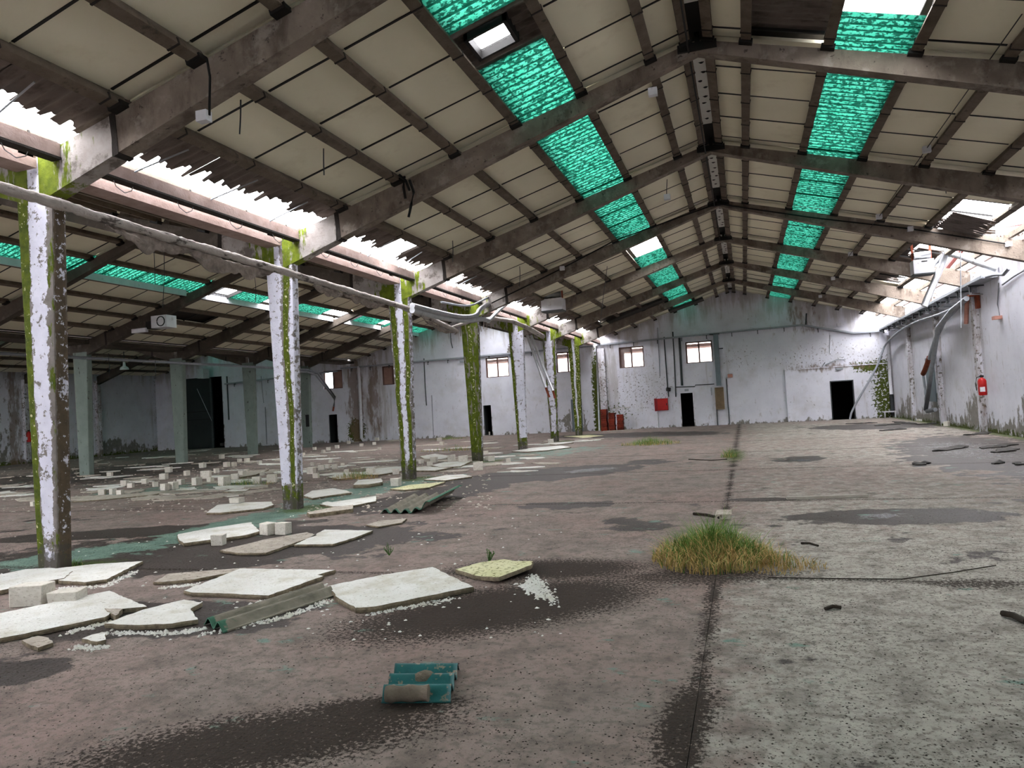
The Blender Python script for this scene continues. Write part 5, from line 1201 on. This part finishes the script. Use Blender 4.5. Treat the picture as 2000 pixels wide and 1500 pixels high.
# mud roll lying in the teal piece
A, B = G(755, 1376), G(838, 1374)
solo('mud_roll', MB().tube([A+(B-A)*i/8+np.array([0, 0, .06]) for i in range(9)], 0.06, 9, rr=[0.046+0.004*math.sin(i*1.7) for i in range(9)]), M['mud'], 'grey mud crust along the front wave of the teal piece', 'mud crust', A)
A, B = G(812, 1342), G(850, 1338)
solo('mud_roll', MB().tube([A+(B-A)*i/6+np.array([0, 0, .05]) for i in range(7)], 0.05, 8, rr=[0.03, .04, .045, .05, .045, .04, .02]), M['mud'], 'short grey mud crust in the middle wave of the teal piece', 'mud crust', A)
fallen([(486, 871), (500, 876), (506, 858), (512, 864)], 3, 0.05, 'green sheet leaning at the foot of a grey-green column', 'greensheet')
# batten, wires and twigs
A, B = G(1537, 976), G(1695, 971); d = (B-A)/np.linalg.norm(B-A)
solo('batten', MB().obox((A+B)/2+np.array([0, 0, .025]), d*np.linalg.norm(B-A)/2, np.cross(d, (0, 0, 1))*0.035, (0, 0, .02)), M['timber'], 'long bleached timber batten lying beyond the grass clump', 'batten', (A+B)/2)
solo('floor_wire', MB().tube([G(1500, 1128, .01), G(1640, 1130, .012), G(1760, 1131, .01), G(1860, 1118, .012), G(1945, 1104, .01)], 0.005, 5), M['twig'], 'thin rod on the floor joint right of the grass clump', 'rod', G(1500, 1128))
solo('floor_wire', MB().tube([G(1345, 897, .01), G(1390, 899, .012), G(1420, 897, .01)], 0.012, 5), M['twig'], 'thin twig beside the small weed on the far joint', 'twig', G(1345, 897))
for i, (a, b, r, lb) in enumerate((((1612, 1193), (1643, 1190), .014, 'short dark twig alone on the pale slab'), ((1958, 1204), (2004, 1220), .022, 'dark mossy stick at the frame edge on the pale slab'), ((1565, 1063), (1598, 1068), .012, 'thin brown stick right of the grass clump'), ((1355, 1006), (1405, 1014), .02, 'stick behind the grass clump'))):
    A, B = G(*a), G(*b); m = (A+B)/2+np.array([0, 0.02, 0.01])
    solo('stick', MB().tube([A+[0, 0, r], m+[0, 0, r], B+[0, 0, r]], r, 6), M['twig'], lb, 'stick', A)
solo('stone', MB().obox(G(1412, 1012)+np.array([0, 0, .04]), (.10, 0, 0), (0, .08, 0.02), (0.02, 0, .045)), M['foamgrey'], 'pale rubble lump behind the grass clump', 'rubble', G(1412, 1012))
# dark flat debris towards the side wall
DB = [((1840, 882), (1905, 872), 'flat dark sheet fragments on the wet patch near the side wall'), ((1900, 876), (1965, 868), 'long dark sheet fragment at the far edge of the wet patch'), ((1922, 906), (1950, 903), 'dark chip left of a similar one at the frame edge'), ((1968, 908), (1998, 905), 'dark chip at the frame edge'), ((1785, 909), (1822, 905), 'brown flat chip on the pale floor'), ((1940, 884), (2005, 878), 'dark curled sheet by the frame edge'),
      ((1700, 832), (1760, 828), 'dark sheet scraps before the corner'), ((1740, 824), (1790, 828), 'dark curled scrap at the foot of the side wall'), ((1790, 830), (1850, 826), 'dark sheets heaped before the side wall pilaster'), ((1655, 828), (1710, 826), 'dark scrap before the widest doorway'), ((1720, 842), (1765, 838), 'flat dark scrap on the far wet floor'), ((1880, 850), (1940, 846), 'grey flat scrap near the extinguisher')]
for i, (a, b, lb) in enumerate(DB):
    A, B = G(*a), G(*b); c = (A+B)/2; L = np.linalg.norm(B-A)/2; n = 9; d = (B-A)/np.linalg.norm(B-A); e = np.cross((0, 0, 1), d)
    t = thing('sheet_debris', lb, 'debris', (c[0], c[1], 0))
    for s in range(3):
        cc = c+d*L*(s-1)*0.55+e*U(-.25, .25); pts = [cc+d*L*0.55*U(.6, 1.1)*math.cos(2*math.pi*k/n)+e*min(L, 0.5)*0.5*U(.5, 1.1)*math.sin(2*math.pi*k/n) for k in range(n)]
        mb = MB(); zz = [0.004+max(0, 0.04*mnoise.noise(Vector((k*0.7, i, s)))) for k in range(n)]
        mb.add([(p_[0], p_[1], z) for p_, z in zip(pts, zz)]+[(p_[0], p_[1], z+0.02) for p_, z in zip(pts, zz)]+[(cc[0], cc[1], 0.035+0.015*s)], [(k, (k+1) % n, n+(k+1) % n, n+k) for k in range(n)]+[(n+k, n+(k+1) % n, 2*n) for k in range(n)])
        part('fragment', mb, M['debris'], t)
c = G(1822, 822); solo('fallen_board', MB().obox(c+np.array([0, 0, .06]), (.5, .1, 0), (-.1, .3, 0), (0, 0, .04)), M['foam'], 'pale broken board at the foot of the second last pilaster', 'board', c)
for i, q in enumerate(((1812, 822), (1852, 832), (1878, 833))):
    g = G(*q); o = link('block', BM[i], None, (g[0], g[1], 0)); o.scale = (.25, .2, .18); o.rotation_euler = (0, 0, i*0.6); tag(o, ['pale lump beside the broken board under the sagging pipe', 'pale lump at the foot of the second last pilaster', 'pale lump before the damp stained side wall'][i], 'rubble')

# ------------------------------------------------------------------ grass
def tuft(cx, cy, rx, ry, n, hmin, hmax, label, mix_=0.5, name='grass_clump', seed=1):
    rr = random.Random(seed); mb = MB(); mi = []
    for i in range(n):
        a = rr.uniform(0, 2*math.pi); q = rr.random()**0.72; x, y = cx+rx*q*math.cos(a), cy+ry*q*math.sin(a)
        hgt = rr.uniform(hmin, hmax)*(1.15-0.75*q)*(1.35 if rr.random() < 0.06 else 1); an = rr.uniform(0, 2*math.pi); ln = hgt*rr.uniform(0.3, 1.0)*(0.6+0.7*q); w = 0.0035
        front = (y < cy-0.25*ry) or q > 0.75
        dry = rr.random() < (mix_+0.35 if front else mix_-0.25)
        dx, dy = math.cos(an)*ln, math.sin(an)*ln; px_, py_ = -math.sin(an)*w, math.cos(an)*w
        p0 = (x, y, 0.0); 
        pts = [(x+dx*t*t, y+dy*t*t, hgt*(t-0.25*t*t*(1.4 if dry else 0.8))) for t in (0, 0.4, 0.75, 1)]
        vs = []
        for k, p_ in enumerate(pts):
            ww = [1, 0.9, 0.6, 0.1][k]; vs += [(p_[0]-px_*ww, p_[1]-py_*ww, max(0, p_[2])), (p_[0]+px_*ww, p_[1]+py_*ww, max(0, p_[2]))]
        mb.add(vs, [(0, 1, 3, 2), (2, 3, 5, 4), (4, 5, 7, 6)]); mi += [1 if dry else 0]*3
    o = solo(name, mb, None, label, 'grass', (cx, cy, 0), kind='stuff', mats=[M['grass'], M['straw']], midx=mi); return o
tuft(-0.42, 7.85, 0.62, 0.75, 3300, 0.14, 0.50, 'big clump of green and straw grass growing from the floor joint', 0.42)
tuft(0.2, 7.5, 0.45, 0.35, 420, 0.08, 0.28, 'sparse straw blades at the side of the big grass clump', 0.9, seed=2)
tuft(-3.4, 27.2, 1.1, 0.9, 900, 0.15, 0.4, 'low green grass patch far along the near nave floor', 0.2, seed=3)
tuft(-0.5, 20.4, 0.22, 0.3, 200, 0.15, 0.4, 'small bright weed tuft on the far floor joint', 0.05, seed=4)
g = G(692, 935); tuft(g[0], g[1], 0.7, 0.4, 420, 0.15, 0.4, 'straw and green tuft between the second and third mossy columns', 0.6, seed=5)
g = G(890, 880); tuft(g[0], g[1], 1.6, 0.6, 420, 0.1, 0.35, 'sparse grass behind the fourth column', 0.5, seed=6)
g = G(875, 858); tuft(g[0], g[1], 1.2, 0.6, 420, 0.1, 0.3, 'green weeds before the end wall behind the fourth column', 0.1, seed=7)
g = G(480, 947); tuft(g[0], g[1], 0.9, 0.4, 260, 0.1, 0.3, 'green weeds among the blocks left of the second column', 0.1, seed=8)
g = G(145, 1106); tuft(g[0], g[1], 0.15, 0.1, 120, 0.04, 0.14, 'little weed at the foot of the nearest mossy column', 0.1, seed=9)
def weed(q, n, s, label, seed):
    g = G(*q); rr = random.Random(seed); t = thing('weed', label, 'weed', g); st = MB(); lf = MB()
    for i in range(n):
        a = rr.uniform(0, 6.28); tip = (g[0]+s*0.5*math.cos(a)*rr.random(), g[1]+s*0.5*math.sin(a)*rr.random(), s*rr.uniform(.5, 1.1)); st.tube([g, tip], 0.004, 4)
        for j in range(4):
            u = 0.4+0.2*j; c = [g[k]*(1-u)+tip[k]*u for k in range(3)]; b = rr.uniform(0, 6.28); l = s*0.22
            lf.add([c, (c[0]+l*.5*math.cos(b+.4), c[1]+l*.5*math.sin(b+.4), c[2]+.02), (c[0]+l*math.cos(b), c[1]+l*math.sin(b), c[2]+.01), (c[0]+l*.5*math.cos(b-.4), c[1]+l*.5*math.sin(b-.4), c[2]+.02)], [(0, 1, 2, 3)])
    part('stem', st, M['leaf'], t); part('leaf', lf, M['leaf'], t)['kind'] = 'stuff'
weed((955, 1100), 9, 0.16, 'small green weed behind the algae stained board', 1)
weed((760, 1085), 6, 0.13, 'tiny weed on the bare floor behind the bright foam board', 2)

# ------------------------------------------------------------------ crumbs
def crumbs(n, reg, mat, label, smin, smax, seed, dens=None):
    rr = random.Random(seed); mb = MB(); cnt = 0; tries = 0
    while cnt < n and tries < n*30:
        tries += 1
        g = G(rr.uniform(reg[0], reg[2]), rr.uniform(reg[1], reg[3]))
        if g[0] > XR-.1 or g[0] < XW+.2 or g[1] > YE-.2: continue
        if dens and rr.random() > dens(g[0], g[1]): continue
        s = rr.uniform(smin, smax)*(1+0.04*g[1]); m = 5; a0 = rr.uniform(0, 6.28)
        pts = [(g[0]+s*rr.uniform(.5, 1)*math.cos(a0+6.283*k/m), g[1]+s*rr.uniform(.5, 1)*math.sin(a0+6.283*k/m)) for k in range(m)]
        mb.add([(x, y, 0.001) for x, y in pts]+[(g[0], g[1], s*rr.uniform(.25, .6))], [(k, (k+1) % m, m) for k in range(m)]); cnt += 1
    return solo(label.split(',')[0].replace(' ', '_'), mb, M[mat], label, 'litter', (0, 0, 0), kind='stuff')
o = crumbs(4200, (0, 1000, 2000, 1500), 'twig', 'dark grit, scattered thinly over the near floor slabs', 0.003, 0.009, 1); o.name = 'dark_grit'
o = crumbs(260, (0, 1000, 1100, 1250), 'foam', 'white foam crumbs, strewn around the near foam boards', 0.006, 0.022, 2); o.name = 'foam_crumbs'
o = crumbs(1300, (0, 880, 960, 1000), 'foamgrey', 'pale crumbs, littered between the columns', 0.01, 0.04, 4); o.name = 'pale_crumbs'
# crumbs spilled along the broken front edges of the big boards
def edge_crumbs(lines, n, seed):
    rr = random.Random(seed); mb = MB()
    for i in range(n):
        a, b = lines[rr.randrange(len(lines))]; u = rr.random(); A, B = G(*a), G(*b); g = A*(1-u)+B*u+np.array([rr.gauss(0, .03), rr.gauss(-.03, .03), 0]); s = rr.uniform(.006, .022); m = 5; a0 = rr.uniform(0, 6.28)
        pts = [(g[0]+s*rr.uniform(.6, 1)*math.cos(a0+6.283*k/m), g[1]+s*rr.uniform(.6, 1)*math.sin(a0+6.283*k/m)) for k in range(m)]
        mb.add([(x, y, 0.001) for x, y in pts]+[(g[0], g[1], s*.8)], [(k, (k+1) % m, m) for k in range(m)])
    return solo('edge_crumbs', mb, M['foam'], 'foam crumbs lying along the broken edges of the near boards', 'litter', (0, 0, 0), kind='stuff')
edge_crumbs([((205, 1234), (340, 1236)), ((340, 1236), (400, 1228)), ((140, 1234), (225, 1212)), ((400, 1238), (560, 1205)), ((560, 1205), (650, 1170)), ((500, 1178), (640, 1140)), ((120, 1148), (210, 1145)), ((210, 1145), (270, 1115)), ((150, 1262), (205, 1264)), ((1042, 1122), (1092, 1180)), ((1035, 1128), (1070, 1172)), ((1030, 1135), (1062, 1168)), ((1020, 1140), (1050, 1160)), ((1040, 1125), (1080, 1168)), ((320, 1147), (400, 1140)), ((720, 1200), (900, 1166))], 2200, 8)

# ------------------------------------------------------------------ outside: neighbouring buildings seen through the openings
t = thing('neighbour_building', 'pale neighbouring building with red fascia seen over the side wall', 'building', (16, 40, 0))
yz = [(24, -0.2), (24, 6.3), (47, 9.75), (60, 7.8), (60, -0.2)]; n = len(yz)
mb = MB(); mb.add([(13, y, z) for y, z in yz]+[(24, y, z) for y, z in yz], [tuple(range(n)), tuple(range(2*n-1, n-1, -1))]+[(q, q+n, (q+1) % n+n, (q+1) % n) for q in range(n)])
recalc(part('wall', mb, M['render'], t))
for a, b in ((1, 2), (2, 3)): part('fascia', MB().obox((12.9, (yz[a][0]+yz[b][0])/2, (yz[a][1]+yz[b][1])/2+0.1), (0.15, 0, 0), (0, (yz[b][0]-yz[a][0])/2, (yz[b][1]-yz[a][1])/2), (0, 0, 0.10)), M['fascia'], t)
vs = [(x, 30+0.05*q, 6.72+0.2*(0.05*q)*0.85+0.06*math.sin(q*0.75)+(x-11)*0.2) for q in range(340) for x in (11, 13)]
mb = MB(); mb.add(vs, [(2*q, 2*q+1, 2*q+3, 2*q+2) for q in range(339)]); mb.add([(x, y, z+0.02) for x, y, z in vs], [(2*q+2, 2*q+3, 2*q+1, 2*q) for q in range(339)]); part('corrugated_canopy', mb, M['sheet'], t)
t = thing('neighbour_building', 'white ribbed building beyond the end wall windows', 'building', (-8, 62, 0))
part('wall', MB().box(-34, 11.5, 60, 70, -0.2, 6.0), M['render'], t)
for q in range(56): part('rib', MB().box(-32+q*0.75, -31.9+q*0.75, 59.9, 60, 3.8, 6.0), M['white'], t)
struct('ground', MB().box(-90, 90, -60, 130, -0.5, -0.32), M['beam'], label='bare ground around the hall')
